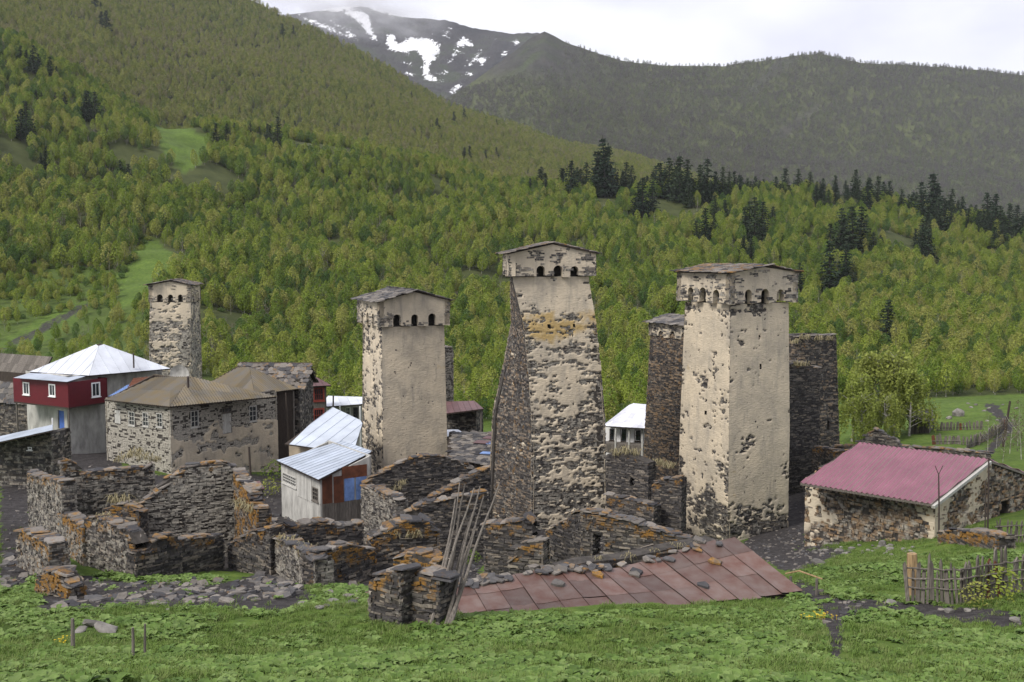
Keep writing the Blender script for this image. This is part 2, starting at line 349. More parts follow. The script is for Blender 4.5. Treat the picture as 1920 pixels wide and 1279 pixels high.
def build_ground():
    nu, nv = 520, 620
    us = np.linspace(-.8, .8, nu); ds = np.concatenate([[-25, -12, -4], np.exp(np.linspace(math.log(1.2), math.log(755), nv - 3))])
    U, D = np.meshgrid(us, ds, indexing='ij')
    X = U * (np.abs(D) + 12); Z = gz(X, np.maximum(D, 1.2)); Z = np.where(D < 1.2, EYE - 1.4 + (-D) * .25, Z)
    px, py = project(X, np.maximum(D, 2), Z)
    # soft masks: average over jittered look-ups
    mud = np.zeros(X.shape)
    for k in range(5): mud += mudmask(px + NR.normal(0, 7, X.shape), py + NR.normal(0, 4, X.shape)) / 5
    mud = np.where(D < 10, .1, mud)
    mud = np.maximum(mud, .32 * sstep(.52, .7, fbm(X * .5, D * .5, 0, 40, 3)) * (D < 70))
    mud = np.where((px < 250) & (py < 700) & (D > 120), mud * .62, mud)
    fo = sstep(150, 190, D).astype(float)
    for q in CLEAR: fo = np.where(inpoly(px, py, q), .0, fo)
    fo = np.where((px < 270) & (py > 500), fo * .35, fo)
    idx = np.arange(nu * nv).reshape(nu, nv)
    q = np.stack([idx[:-1, :-1], idx[1:, :-1], idx[1:, 1:], idx[:-1, 1:]], -1).reshape(-1, 4)
    A = Acc(); A.add(np.stack([X, D, Z], -1), q, mud=mud.ravel(), forest=fo.ravel())
    o = A.build('ground', M['ground'], smooth=True); tag(o, 'grassy slope with muddy lanes running down through the village', 'ground', kind='structure')
build_ground()
def fan_hill(name, label, d0, d1, foot, top, px0, px1, nu, nv, material, shape=1.0, rough=20., seed=1, attrs=None, nsc=.004):
    pxs = np.linspace(px0, px1, nu); tk = sorted(top); fy = foot if callable(foot) else (lambda p: np.full(p.shape, float(foot)))
    t = np.linspace(0, 1.12, nv); PXg, T = np.meshgrid(pxs, t, indexing='ij')
    yt = np.interp(PXg, tk, [top[k] for k in tk]); yb = fy(PXg)
    D = d0 + (d1 - d0) * T
    row = np.where(T <= 1, yb + (yt - yb) * np.clip(T, 0, 1) ** shape, yt + (T - 1) * 500)
    Z = EYE + np.vectorize(ZR)(row) * D; X = (PXg - CX) / F * D
    nz = fbm(X * nsc, D * nsc, 0, seed, 6) - .5
    Z = Z + nz * rough * np.sin(np.clip(T, 0, 1) * math.pi) ** .7 * 2 + (fbm(X * nsc * 6, D * nsc * 6, 0, seed + 9, 3) - .5) * rough * .15
    idx = np.arange(nu * nv).reshape(nu, nv); q = np.stack([idx[:-1, :-1], idx[1:, :-1], idx[1:, 1:], idx[:-1, 1:]], -1).reshape(-1, 4)
    px, py = project(X, D, Z); at = attrs(px, py, X, D, Z) if attrs else {}
    A = Acc(); A.add(np.stack([X, D, Z], -1), q, **{k: v.ravel() for k, v in at.items()})
    o = A.build(name, material, smooth=True); tag(o, label, 'hill' if 'mount' not in name else 'mountain', kind='structure')
    return PXg, T, X, D, Z
FTk = sorted(FT)
R1row = lambda p: np.interp(p, FTk, [FT[k][4] for k in FTk])
TOP2 = {-500: -330, -200: -240, 0: -170, 200: -100, 400: -35, 500: 8, 540: 30, 673: 93, 823: 187, 873: 209, 973: 239, 1063: 272, 1173: 292, 1300: 335, 1450: 390}
H2 = fan_hill('wooded_hill', 'long wooded hillside with fresh spring leaves falling from the upper left', 620, 1250, lambda p: R1row(p) + 45, TOP2, -500, 1450, 200, 110, M['hillside'], .9, 16, 21,
              lambda px, py, X, D, Z: dict(bare=np.zeros(px.shape)))
TOP3 = {650: 390, 750: 290, 800: 235, 845: 184, 900: 144, 960: 99, 1000: 66, 1020: 57, 1060: 79, 1100: 94, 1150: 111, 1231: 123, 1350: 125, 1420: 114, 1490: 104, 1529: 100, 1600: 118, 1760: 125, 1920: 144, 2300: 180}
def bare3(px, py, X, D, Z):
    b = np.maximum(sstep(1250, 1010, px) * sstep(190, 120, py - (px - 1020) * .12), 0) * 1.0
    n = fbm(px * .02 + py * .022, (py - px * .55) * .004, 0, 77, 4)
    b = np.maximum(b, .75 * sstep(.60, .72, n) * sstep(1300, 1400, px) * sstep(1620, 1500, px) * (py < 260))
    return dict(bare=np.clip(b, 0, 1))
H3 = fan_hill('far_hill', 'bare-branched grey-brown wooded mountain ridge with a pointed summit', 1300, 2300, 440, TOP3, 650, 2300, 260, 150, M['hillside'], .95, 55, 33, bare3, .0028)
SNOW = [[(728, 62), (733, 60), (742, 82), (736, 84)], [(752, 110), (768, 118), (775, 128), (760, 122)], [(760, 132), (780, 140), (776, 146), (762, 140)], [(855, 92), (862, 95), (842, 122), (836, 120)], [(900, 92), (908, 94), (880, 128), (872, 128)], [(830, 128), (842, 136), (838, 142), (826, 134)], [(985, 78), (990, 80), (978, 95)], [(612, 34), (622, 36), (652, 62), (640, 58)], [(640, 44), (650, 46), (668, 70), (660, 68)], [(1020, 95), (1030, 98), (1022, 106)], [(690, 22), (703, 65), (708, 83), (697, 72), (670, 40), (645, 25), (655, 18)], [(722, 68), (737, 66), (745, 85), (768, 68), (790, 72), (800, 70), (826, 85), (822, 108), (808, 118), (803, 138), (838, 154), (800, 150), (790, 140), (795, 112), (780, 95), (760, 98), (728, 95)],
        [(868, 65), (883, 80), (890, 88), (850, 87)], [(918, 76), (935, 71), (930, 78)], [(962, 73), (977, 74), (968, 88), (963, 84)], [(945, 92), (952, 95), (945, 110), (938, 108)], [(945, 114), (953, 118), (925, 148), (930, 135)],
        [(895, 110), (920, 105), (900, 128)], [(868, 140), (892, 131), (885, 140), (870, 146)], [(848, 165), (872, 150), (868, 160), (850, 178), (842, 178)], [(560, 20), (700, -40), (760, 20), (757, 34), (720, 26), (680, 12), (640, 22)], [(805, 60), (818, 60), (815, 66)], [(540, 20), (600, 42), (680, 78), (660, 74), (590, 46)]]
def snow4(px, py, X, D, Z):
    s = np.zeros(px.shape)
    for k in range(6):
        jx, jy = NR.normal(0, 4.5, px.shape), NR.normal(0, 2.6, px.shape)
        for q in SNOW: s += inpoly(px + jx, py + jy, q) / 6.
    s = np.maximum(s, .42 * sstep(.55, .7, fbm(px * .05, py * .09, 0, 91, 4)) * sstep(80, 30, abs(px - 830) * .6))
    return dict(snow=np.clip(s, 0, 1))
TOP4 = {300: 60, 450: 40, 573: 25, 620: 17, 680: 10, 757: 30, 840: 38, 900: 55, 963: 63, 1007: 62, 1100: 95, 1250: 140}
H4 = fan_hill('snow_mountain', 'dark rocky mountain bowl with broken patches of old snow below the clouds', 2350, 3200, 330, TOP4, 300, 1250, 480, 260, M['mountain'], 1.0, 60, 51, snow4, .0055)
# ------------------------------------------------------------------ trees
def leaf_quads(A, C, size, up=.3, outc=None, seed=0, elong=1.0):
    rng = np.random.default_rng(seed); n = len(C)
    nrm = rng.normal(size=(n, 3)); nrm[:, 2] += up
    if outc is not None: nrm += 2.2 * (C - outc) / (np.linalg.norm(C - outc, axis=1, keepdims=True) + 1e-6)
    nrm /= np.linalg.norm(nrm, axis=1, keepdims=True)
    t = np.cross(nrm, rng.normal(size=(n, 3))); t /= np.linalg.norm(t, axis=1, keepdims=True); bt = np.cross(nrm, t)
    s = (size * rng.uniform(.6, 1.35, n))[:, None]
    v = np.stack([C - t * s * elong, C - bt * s * .7 + nrm * s * .15, C + t * s * elong, C + bt * s * .7 + nrm * s * .15], 1)
    A.add(v.reshape(-1, 3), np.arange(n * 4).reshape(n, 4))
def tube(A, pts, rad, sides=6, **at):
    pts = [Vector(p) for p in pts]; vs = []; n = len(pts)
    for i, p in enumerate(pts):
        d = (pts[min(i + 1, n - 1)] - pts[max(i - 1, 0)]).normalized(); s = d.orthogonal().normalized(); t = d.cross(s)
        if i == 0: ref = s
        else:
            s = (ref - d * ref.dot(d)).normalized(); t = d.cross(s)
        for k in range(sides):
            a = 2 * math.pi * k / sides; vs.append(p + (s * math.cos(a) + t * math.sin(a)) * rad[i])
    q = [(i * sides + k, i * sides + (k + 1) % sides, (i + 1) * sides + (k + 1) % sides, (i + 1) * sides + k) for i in range(n - 1) for k in range(sides)]
    A.add(vs, q, polys=[list(range(sides))[::-1], [(n - 1) * sides + k for k in range(sides)]], **at)
def birch_meshes(seed, h=8., nleaf=260, size=.32, slim=1.0, cone=.5):
    rng = np.random.default_rng(seed)
    f = rng.beta(1.25, 1.15, nleaf); a = rng.uniform(0, 6.283, nleaf)      # leaf shell of an uneven, lobed crown
    prof = np.sin(np.clip(f, 0, 1) ** (.66 + .35 * cone) * math.pi) ** .6 * (1 - .12 * f)
    lobe = .62 + .75 * vnoise(np.cos(a) * 1.7 + 5, np.sin(a) * 1.7 + 5, f * 5.2, seed) - .25 * (vnoise(np.cos(a) * 4 + 9, np.sin(a) * 4, f * 12, seed + 3) > .66)
    rr = prof * lobe * h * .29 * slim * rng.uniform(.55, 1.02, nleaf) ** .6
    C = np.stack([np.cos(a) * rr, np.sin(a) * rr, h * (.14 + .86 * f) + rng.normal(0, .12, nleaf)], 1)
    A = Acc(); leaf_quads(A, C, size, .55, np.array([0, 0, h * .45]), seed)
    T = Acc(); lean = rng.normal(0, .15, 2)
    tube(T, [(0, 0, -.6), (lean[0] * .3, lean[1] * .3, h * .3), (lean[0], lean[1], h * .65), (lean[0], lean[1], h * .95)], [.085 * h / 8, .06 * h / 8, .03 * h / 8, .01], 5)
    for k in range(5):
        f = rng.uniform(.25, .75); a = rng.uniform(0, 6.28); l = h * .2
        tube(T, [(0, 0, f * h), (math.cos(a) * l * .6, math.sin(a) * l * .6, f * h + l * .5), (math.cos(a) * l, math.sin(a) * l, f * h + l * 1.1)], [.035, .025, .008], 4)
    return A, T
def conifer_meshes(seed, h=14., nw=15):
    rng = np.random.default_rng(seed); C = []
    for i in range(nw):
        f = .07 + .9 * i / nw; w = (1 - f) ** .8 * h * .21 * rng.uniform(.8, 1.15) + .15; nb = int(6 + w * 2.2)
        for k in range(nb):
            a = rng.uniform(0, 6.283); ln = w * rng.uniform(.65, 1.1); m = max(4, int(ln * 4))
            s = np.linspace(.15, 1, m)[:, None]
            c = np.concatenate([np.cos(a) * s * ln, np.sin(a) * s * ln, f * h - s * ln * .32 + s**3 * ln * .12], 1)
            C.append(c + rng.normal(size=c.shape) * .16)
    C = np.concatenate(C); A = Acc(); leaf_quads(A, C, .30, .8, None, seed, 1.25)
    T = Acc(); tube(T, [(0, 0, -1), (0, 0, h * .5), (0, 0, h)], [.22, .14, .02], 6)
    return A, T
protos = bpy.data.collections.new('tree_prototypes')              # kept out of the scene: only instanced
def proto_coll(name, objs):
    c = bpy.data.collections.new(name)
    for o in objs: c.objects.link(o)
    return c
def join_proto(name, A, T, ml, mt):
    J = Acc(); J.add(np.concatenate(A.v), np.concatenate(A.q)); nA = len(np.concatenate(A.q))
    J.add(np.concatenate(T.v), np.concatenate(T.q)); me = J.mesh(name, [ml, mt])
    mi = np.zeros(len(me.polygons), np.int32); mi[nA:] = 1; me.polygons.foreach_set('material_index', mi)
    return bpy.data.objects.new(name, me)
BIR = [birch_meshes(100 + i, 8., 800, .24, .85 + .12 * i % .4, .45 + .08 * (i % 4)) for i in range(8)]
DRK = [birch_meshes(150 + i, 7., 950, .21, 1.25, .6) for i in range(2)]
BIRm = [(A.mesh('birch_crown', M['leaf_near']), T.mesh('birch_trunk', M['bark_pale'])) for A, T in BIR]
BAR = [birch_meshes(140 + i, 8., 260, .14, .75, .5) for i in range(3)]
BARm = [(A.mesh('bare_crown', M['leaf_bare']), T.mesh('bare_trunk', M['bark_pale'])) for A, T in BAR]
CON = [conifer_meshes(200 + i) for i in range(5)]
CONm = [(A.mesh('conifer_crown', M['leaf_conifer']), T.mesh('conifer_trunk', M['bark_dark'])) for A, T in CON]
near_c = proto_coll('near_trees', [join_proto('birch', A, T, M['leaf_near'], M['bark_pale']) for A, T in BIR] + [join_proto('dark_tree', A, T, M['leaf_dark'], M['bark_dark']) for A, T in DRK] + [join_proto('bare_birch', *BAR[0], M['leaf_bare'], M['bark_pale'])])
mid_c = proto_coll('mid_trees', [join_proto('mid_birch', *birch_meshes(160 + i, 8., 380, .31, .9, .5), M['leaf_mid'], M['bark_pale']) for i in range(6)])
far_c = proto_coll('far_trees', [join_proto('far_birch', *birch_meshes(180 + i, 8., 140, .44, 1.0, .45), M['leaf_far'], M['bark_pale']) for i in range(5)])
def scatter(name, pts, scl, coll, label, cat, seed=0, tilt=.06):
    n = len(pts); me = bpy.data.meshes.new(name); me.vertices.add(n); me.vertices.foreach_set('co', np.asarray(pts, np.float32).ravel())
    rng = np.random.default_rng(seed); scl = np.asarray(scl, float); scl = scl if scl.ndim == 2 else np.repeat(scl[:, None], 3, 1)
    rot = np.stack([rng.normal(0, tilt, n), rng.normal(0, tilt, n), rng.uniform(0, 6.283, n)], 1)
    for k, v in (('rot', rot), ('scl', scl)): me.attributes.new(k, 'FLOAT_VECTOR', 'POINT').data.foreach_set('vector', v.astype(np.float32).ravel())
    o = bpy.data.objects.new(name, me); link(o); tag(o, label, cat, kind='stuff')
    ng = bpy.data.node_groups.new(name, 'GeometryNodeTree')
    ng.interface.new_socket('Geometry', in_out='INPUT', socket_type='NodeSocketGeometry'); ng.interface.new_socket('Geometry', in_out='OUTPUT', socket_type='NodeSocketGeometry')
    N = ng.nodes.new; L = ng.links.new
    gi, go = N('NodeGroupInput'), N('NodeGroupOutput'); ip = N('GeometryNodeInstanceOnPoints'); ci = N('GeometryNodeCollectionInfo')
    ci.inputs['Collection'].default_value = coll; ci.inputs['Separate Children'].default_value = True; ci.inputs['Reset Children'].default_value = True
    ip.inputs['Pick Instance'].default_value = True
    ar, as_ = N('GeometryNodeInputNamedAttribute'), N('GeometryNodeInputNamedAttribute')
    for a_, k in ((ar, 'rot'), (as_, 'scl')): a_.data_type = 'FLOAT_VECTOR'; a_.inputs['Name'].default_value = k
    e2r = N('FunctionNodeEulerToRotation'); L(ar.outputs[0], e2r.inputs[0]); L(e2r.outputs[0], ip.inputs['Rotation'])
    L(as_.outputs[0], ip.inputs['Scale']); L(gi.outputs[0], ip.inputs['Points']); L(ci.outputs[0], ip.inputs['Instance']); L(ip.outputs[0], go.inputs[0])
    md = o.modifiers.new('instances', 'NODES'); md.node_group = ng
    return o
def tree_obj(name, label, loc, sc, rz, meshes, group, scz=None):
    e = bpy.data.objects.new(name, None); link(e, None, loc); tag(e, label, 'tree', group)
    e.scale = (sc, sc, scz or sc); e.rotation_euler = (R.gauss(0, .03), R.gauss(0, .03), rz)
    for nm, me in zip(('crown', 'trunk'), meshes):
        c = bpy.data.objects.new(nm, me); COL.objects.link(c); c.parent = e
    return e
# dark conifers: photo position of the foot, height in photo pixels
CONS = [(1010, 322, 34), (1070, 338, 56), (1100, 340, 50), (1135, 370, 88), (1140, 352, 70), (1180, 315, 30), (1172, 352, 50), (1205, 408, 60), (1255, 372, 62), (1275, 378, 70), (1248, 318, 30), (1280, 318, 32),
 (1325, 375, 62), (1355, 372, 45), (1322, 322, 36), (1390, 335, 36), (1322, 455, 52), (1340, 410, 36), (1415, 450, 66), (1428, 440, 52), (1408, 492, 40), (1480, 345, 28), (1530, 342, 34), (1552, 344, 34), (1590, 342, 24), (1605, 344, 30), (1645, 368, 50),
 (1630, 345, 28), (1575, 470, 66), (1600, 472, 70), (1555, 545, 78), (1585, 535, 62), (1637, 480, 36), (1500, 552, 50), (1720, 362, 30), (1745, 410, 70), (1760, 395, 55), (1770, 435, 52), (1728, 465, 45), (1740, 490, 50), (1737, 440, 40), (1800, 372, 30), (1822, 378, 34), (1850, 385, 32), (1870, 412, 55), (1890, 445, 50), (1905, 440, 46), (1860, 405, 40), (1835, 405, 30), (1660, 640, 66), (1815, 430, 32),
 (1225, 325, 34), (1300, 325, 30), (1375, 338, 30), (1415, 340, 24), (1690, 350, 26), (1710, 358, 26), (1785, 372, 26), (1905, 400, 30), (1230, 345, 46), (1115, 322, 34),
 (40, 122, 28), (62, 138, 42), (97, 150, 34), (68, 198, 24), (50, 258, 56), (88, 318, 34), (160, 225, 40), (178, 228, 46), (120, 205, 26), (405, 275, 34), (425, 262, 24), (470, 262, 24), (520, 278, 46), (502, 268, 30), (560, 250, 20), (240, 350, 36),
 (222, 65, 36), (548, 73, 24), (832, 247, 22), (862, 238, 24), (940, 240, 14), (200, 18, 26), (1025, 272, 14), (1040, 275, 14), (885, 305, 26), (920, 305, 20), (640, 250, 16), (775, 190, 16)]
# near wooded slope
n = 27000
dd = np.sqrt(NR.uniform(138**2, 590**2, n)); aa = NR.uniform(-.62, .62, n); xx = aa * dd; zz = gz(xx, dd)
px, py = project(xx, dd, zz)
ok = np.ones(n, bool)
for q in CLEAR: ok &= ~inpoly(px, py, q)
ok &= ~((px < 280) & (py > 480) & (NR.uniform(size=n) > .8)); ok &= ~((px > 1300) & (dd < 172)); ok &= ~((px < 420) & (dd < 165))
ok &= ~((px < 40) & (py > 640)); ok &= ~((px < 240) & (py > 560) & (NR.uniform(size=n) > .7))
ok &= (fbm(xx * .03, dd * .03, 0, 61, 3) > .30)
for (cx_, cy_, hp) in CONS:                       # room round the conifers
    ok &= ~((np.abs(px - cx_) < hp * .26) & (py > cy_ - 6) & (py < cy_ + hp * .35))
xx, dd, zz, px, py = [t[ok] for t in (xx, dd, zz, px, py)]
hh = NR.uniform(.36, .78, len(xx)) * (.8 + .3 * sstep(150, 330, dd)); hh *= np.where((px < 280) & (py > 520), .6, 1.)
show = np.where((px > -20) & (px < 1940) & (py > 100) & (py < 830), hh / dd, 0)
order = np.argsort(-show); big = order[:300]; rest = order[300:]
for i in big:
    reg = ('on the grassy hillside above the red house' if px[i] < 270 else 'behind the distant stubby tower' if px[i] < 470 else 'on the slope left of the smooth tower' if px[i] < 680 else 'on the slope between the smooth and the leaning tower' if px[i] < 950 else 'on the slope between the leaning and the cream tower' if px[i] < 1280 else 'on the slope behind the roofless dark tower' if px[i] < 1580 else 'above the weeping birches' if px[i] < 1740 else 'at the edge of the far meadow')
    bare = NR.uniform() < .06; ms = BARm[NR.integers(3)] if bare else BIRm[NR.integers(8)]
    tree_obj('birch_tree', ('nearly leafless brownish birch ' if bare else 'young birch in light spring leaf ') + reg, (xx[i], dd[i], zz[i]), hh[i], NR.uniform(0, 6.28), ms,
             ('bare birches ' if bare else 'spring birches ') + reg, hh[i] * NR.uniform(.9, 1.25))
sc3 = np.stack([hh[rest], hh[rest], hh[rest] * NR.uniform(.9, 1.25, len(rest))], 1)
xs2 = []
rng = np.random.default_rng(77); n = 4200; d2 = np.sqrt(rng.uniform(135**2, 420**2, n)); x2 = rng.uniform(-.56, -.25, n) * d2; z2 = gz(x2, d2); p2, q2 = project(x2, d2, z2)
kk = (p2 < 430) & (q2 < 690) & (q2 > 330) & (fbm(x2 * .06, d2 * .06, 0, 19, 3) > .47) & ~inpoly(p2, q2, [(200, 560), (300, 430), (385, 480), (340, 520), (280, 570)]); shr = np.stack([x2, d2, z2 - .15], 1)[kk]
scatter('shrubs', shr, np.stack([rng.uniform(.22, .5, len(shr))] * 2 + [rng.uniform(.14, .34, len(shr))], 1), near_c, 'low scrub dotted over the grassy hillside on the left', 'scrub', 15)
scatter('birch_forest', np.stack([xx, dd, zz], 1)[rest], sc3, near_c, 'dense light green spring birch wood covering the slope behind the village', 'forest', 5)
def hill_trees(name, H, n, coll, label, hs, seed, keep):
    PXg, T, X, D, Z = H; nu, nv = X.shape; rng = np.random.default_rng(seed)
    i = rng.uniform(0, nu - 1.01, n * 3); w = rng.uniform(size=n * 3); j = rng.uniform(0, (nv - 1) / 1.12 * 1.0, n * 3)
    i0, j0 = i.astype(int), j.astype(int); fi, fj = i - i0, j - j0
    bl = lambda A_: (A_[i0, j0] * (1 - fi) + A_[i0 + 1, j0] * fi) * (1 - fj) + (A_[i0, j0 + 1] * (1 - fi) + A_[i0 + 1, j0 + 1] * fi) * fj
    x, d, z = bl(X), bl(D), bl(Z); px, py = project(x, d, z)
    k = (w < d / D.max()) & (px > -150) & (px < 2080) & (py > -160) & keep(px, py, x, d); k = np.where(k)[0][:n]
    scatter(name, np.stack([x, d, z], 1)[k], rng.uniform(.6, 1.2, len(k)) * hs, coll, label, 'forest', seed)
hill_trees('hillside_forest', H2, 30000, mid_c, 'wood in young olive-green leaf on the long hillside', .8, 7, lambda px, py, x, d: (py < R1row(px) + 40))
def keep3(px, py, x, d):
    b = bare3(px, py, x, d, 0)['bare']; return (NR.uniform(size=px.shape) > b * .8) & (py < R1row(np.clip(px, 0, 1920)) + 30) & ((px > 1060) | (py > 120 + (1060 - px) * .25))
hill_trees('ridge_forest', H3, 26000, far_c, 'still leafless grey-brown wood on the far ridge', 1.0, 9, keep3)
def hill_hit(px, py):
    best = ghit(px, py)
    if best.y < 735: return best
    if px > 985:
        ds = np.linspace(430, 600, 80); a = AX(px, 340); zz_ = gz(a * ds, ds); q = project(a * ds, ds, zz_)[1]; d = float(ds[int(np.argmin(q))]) - R.uniform(2, 30); return Vector((a * d, d, gzf(a * d, d)))
    PXg, T, X, D, Z = H2; i = int(np.clip(np.interp(px, PXg[:, 0], np.arange(PXg.shape[0])), 0, PXg.shape[0] - 1))
    qx, qy = project(X[i], D[i], Z[i]); j = int(np.argmax(qy <= py)); return Vector((X[i, j], D[i, j], Z[i, j]))
CON2 = list(CONS) + [(cx_ + R.choice((-1, 1)) * R.uniform(9, 20), cy_ + R.uniform(-9, 6), hp * R.uniform(.6, .95)) for (cx_, cy_, hp) in CONS for _ in range(2 if cx_ > 980 else 1) if cy_ < 500]
CON2 += [(x_, float(R1row(x_)) - 12 + R.uniform(-4, 10), R.uniform(24, 42)) for x_ in np.linspace(1000, 1915, 44) + NR.normal(0, 9, 44)]
for k, (cx_, cy_, hp) in enumerate(CON2):
    w = hill_hit(cx_, cy_ + 2); s = hp * w.y / F / 14. * 1.3
    reg = ('on the ridge above the leaning tower' if cx_ < 1180 else 'on the ridge above the cream tower' if cx_ < 1480 else 'at the right end of the near ridge') if (cx_ > 980 and cy_ < 425) else 'among the birches on the lower slope' if cx_ > 980 else 'scattered over the left hillside'
    tree_obj('conifer', 'dark green conifer ' + reg, w, s * 1.45, R.uniform(0, 6.28), CONm[k % 5], 'dark conifers ' + reg, s)
# ------------------------------------------------------------------ masonry walls
class Face:
    """upright wall face seen from outside, from plan corner c0 (left) to c1 (right), both may move with height"""
    def __init__(s, zs, c0, c1):
        o = np.argsort(zs); s.zs = np.asarray(zs, float)[o]; s.c0 = np.asarray(c0, float)[o]; s.c1 = np.asarray(c1, float)[o]
        e = (s.c1 - s.c0).mean(0); s.U = float(np.linalg.norm(s.c1 - s.c0, axis=1).max()); e /= np.linalg.norm(e); s.e = e; s.n = np.array([e[1], -e[0]])
    def at(s, c, z): return np.stack([np.interp(z, s.zs, c[:, 0]), np.interp(z, s.zs, c[:, 1])], -1)
    def pt(s, u, z, off=0.):
        u, z, off = np.broadcast_arrays(np.asarray(u, float), np.asarray(z, float), np.asarray(off, float))
        a, b = s.at(s.c0, z), s.at(s.c1, z); q = a + (b - a) * (u / s.U)[..., None] + s.n * off[..., None]
        return np.concatenate([q, z[..., None]], -1)
    def hit(s, px, py):
        z = float(s.zs.mean())
        for _ in range(3):
            a, b = s.at(s.c0, z), s.at(s.c1, z); ax = AX(px, py); e = b - a
            t = (ax * a[1] - a[0]) / (e[0] - ax * e[1]); d = a[1] + e[1] * t; z = EYE + ZR(py) * d
        return float(t * s.U), float(z)
    def rect(s, r):
        u0, z1 = s.hit(r[0], r[2]); u1, z0 = s.hit(r[1], r[3]); return (u0, u1, z0, z1)
def face2(a, b): return Face([0, 60], [a, a], [b, b])
def inop(u, z, ops, m=0.):
    r = np.zeros(np.shape(u), bool)
    for u0, u1, z0, z1 in ops: r |= (u > u0 - m) & (u < u1 + m) & (z > z0 - m) & (z < z1 + m)
    return r
def core_panel(A, f, z0, ztop, ops=(), th=.5, step=.6):
    us = np.unique(np.round(np.concatenate([np.linspace(0, f.U, max(2, int(f.U / step) + 1)), [x for o in ops for x in o[:2] if 0 < x < f.U]]), 3))
    zm = max(ztop(u) for u in us); zs = np.unique(np.round(np.concatenate([np.linspace(z0, zm, max(2, int((zm - z0) / step) + 1)), [x for o in ops for x in o[2:] if z0 < x < zm]]), 3))
    tp = [ztop(u) for u in us]; ins = {}
    for i in range(len(us) - 1):
        for j in range(len(zs) - 1):
            uc, zc = (us[i] + us[i + 1]) / 2, zs[j]
            if zc < max(tp[i], tp[i + 1]) - .01 and not inop(np.array(uc), np.array((zs[j] + zs[j + 1]) / 2), ops): ins[i, j] = 1
    V, Q = [], []
    def quad(*p):
        k = len(V); V.extend(p); Q.append((k, k + 1, k + 2, k + 3))
    for (i, j) in ins:
        ua, ub = us[i], us[i + 1]; la, lb = zs[j], zs[j]; ha, hb = max(la, min(zs[j + 1], tp[i])), max(lb, min(zs[j + 1], tp[i + 1]))
        p = lambda u, z, o: tuple(f.pt(u, z, o))
        quad(p(ua, la, 0), p(ub, lb, 0), p(ub, hb, 0), p(ua, ha, 0)); quad(p(ub, lb, -th), p(ua, la, -th), p(ua, ha, -th), p(ub, hb, -th))
        if (i, j + 1) not in ins: quad(p(ua, ha, 0), p(ub, hb, 0), p(ub, hb, -th), p(ua, ha, -th))
        if (i, j - 1) not in ins and j: quad(p(ub, lb, 0), p(ua, la, 0), p(ua, la, -th), p(ub, lb, -th))
        if (i - 1, j) not in ins: quad(p(ua, la, -th), p(ua, la, 0), p(ua, ha, 0), p(ua, ha, -th))
        if (i + 1, j) not in ins: quad(p(ub, lb, 0), p(ub, lb, -th), p(ub, hb, -th), p(ub, hb, 0))
    if V: A.add(V, Q)
def stones(A, f, z0, ztop, ops=(), course=.11, ln=.4, rough=.045, pale=0., lich=0., dark=0., base_off=0., warm=0., wrap=.03, skip=None, seed=None):
    rng = np.random.default_rng(R.randrange(1 << 30) if seed is None else seed)
    zm = max(ztop(u) for u in np.linspace(0, f.U, 25)); L = []
    z = z0
    while z < zm:
        h = course * rng.uniform(.55, 1.5); k = int(f.U / ln * 1.6) + 3
        w = ln * rng.uniform(.35, 1.8, k); ed = np.concatenate([[-wrap - rng.uniform(0, .04)], -wrap + np.cumsum(w)]); u0, u1 = ed[:-1], np.minimum(ed[1:], f.U + wrap + rng.uniform(0, .04))
        kk = (u1 - u0) > .06; u0, u1 = u0[kk], u1[kk]; L.append(np.stack([u0, u1, np.full(len(u0), z), np.full(len(u0), z + h)], 1)); z += h
    S = np.concatenate(L); um = (S[:, 0] + S[:, 1]) / 2; zc = (S[:, 2] + S[:, 3]) / 2
    tz = np.interp(um, np.linspace(0, f.U, 60), [ztop(u) for u in np.linspace(0, f.U, 60)])
    k = (S[:, 3] < tz + rng.uniform(-.12, .06, len(S))) & ~inop(um, zc, ops, .03)
    if skip is not None: k &= ~skip(um, zc)
    S, um, zc = S[k], um[k], zc[k]; n = len(S)
    if not n: return
    gp = .012; u0, u1, a, b = S[:, 0] + gp * rng.uniform(.3, 1.6, n), S[:, 1] - gp * rng.uniform(.3, 1.6, n), S[:, 2] + .006, S[:, 3] - .008
    r = base_off + rough * rng.uniform(-.2, 1.0, n); sl = rng.normal(0, .012, n); tw = rng.normal(0, .014, n)
    i_ = np.full(n, base_off - .06)
    pts = [f.pt(u0, a + sl, i_), f.pt(u1, a - sl, i_), f.pt(u1, b - sl, i_), f.pt(u0, b + sl, i_), f.pt(u0, a + sl, r + tw), f.pt(u1, a - sl, r - tw), f.pt(u1, b - sl, r - tw), f.pt(u0, b + sl, r + tw)]
    V = np.stack(pts, 1).reshape(-1, 3); o = np.arange(n)[:, None, None] * 8
    q = (np.array([(4, 5, 6, 7), (3, 7, 6, 2), (0, 1, 5, 4), (1, 2, 6, 5), (0, 4, 7, 3)])[None] + o).reshape(-1, 4)
    ev = lambda x: np.repeat(np.broadcast_to(x(um, zc) if callable(x) else np.float64(x), (n,)), 8)
    rn = np.clip(rng.beta(1.25, 1.5, n) + .0 - (dark(um, zc) if callable(dark) else dark), 0, 1)
    A.add(V, q, rnd=np.repeat(rn, 8), lich=ev(lich), pale=ev(pale), warm=ev(warm))
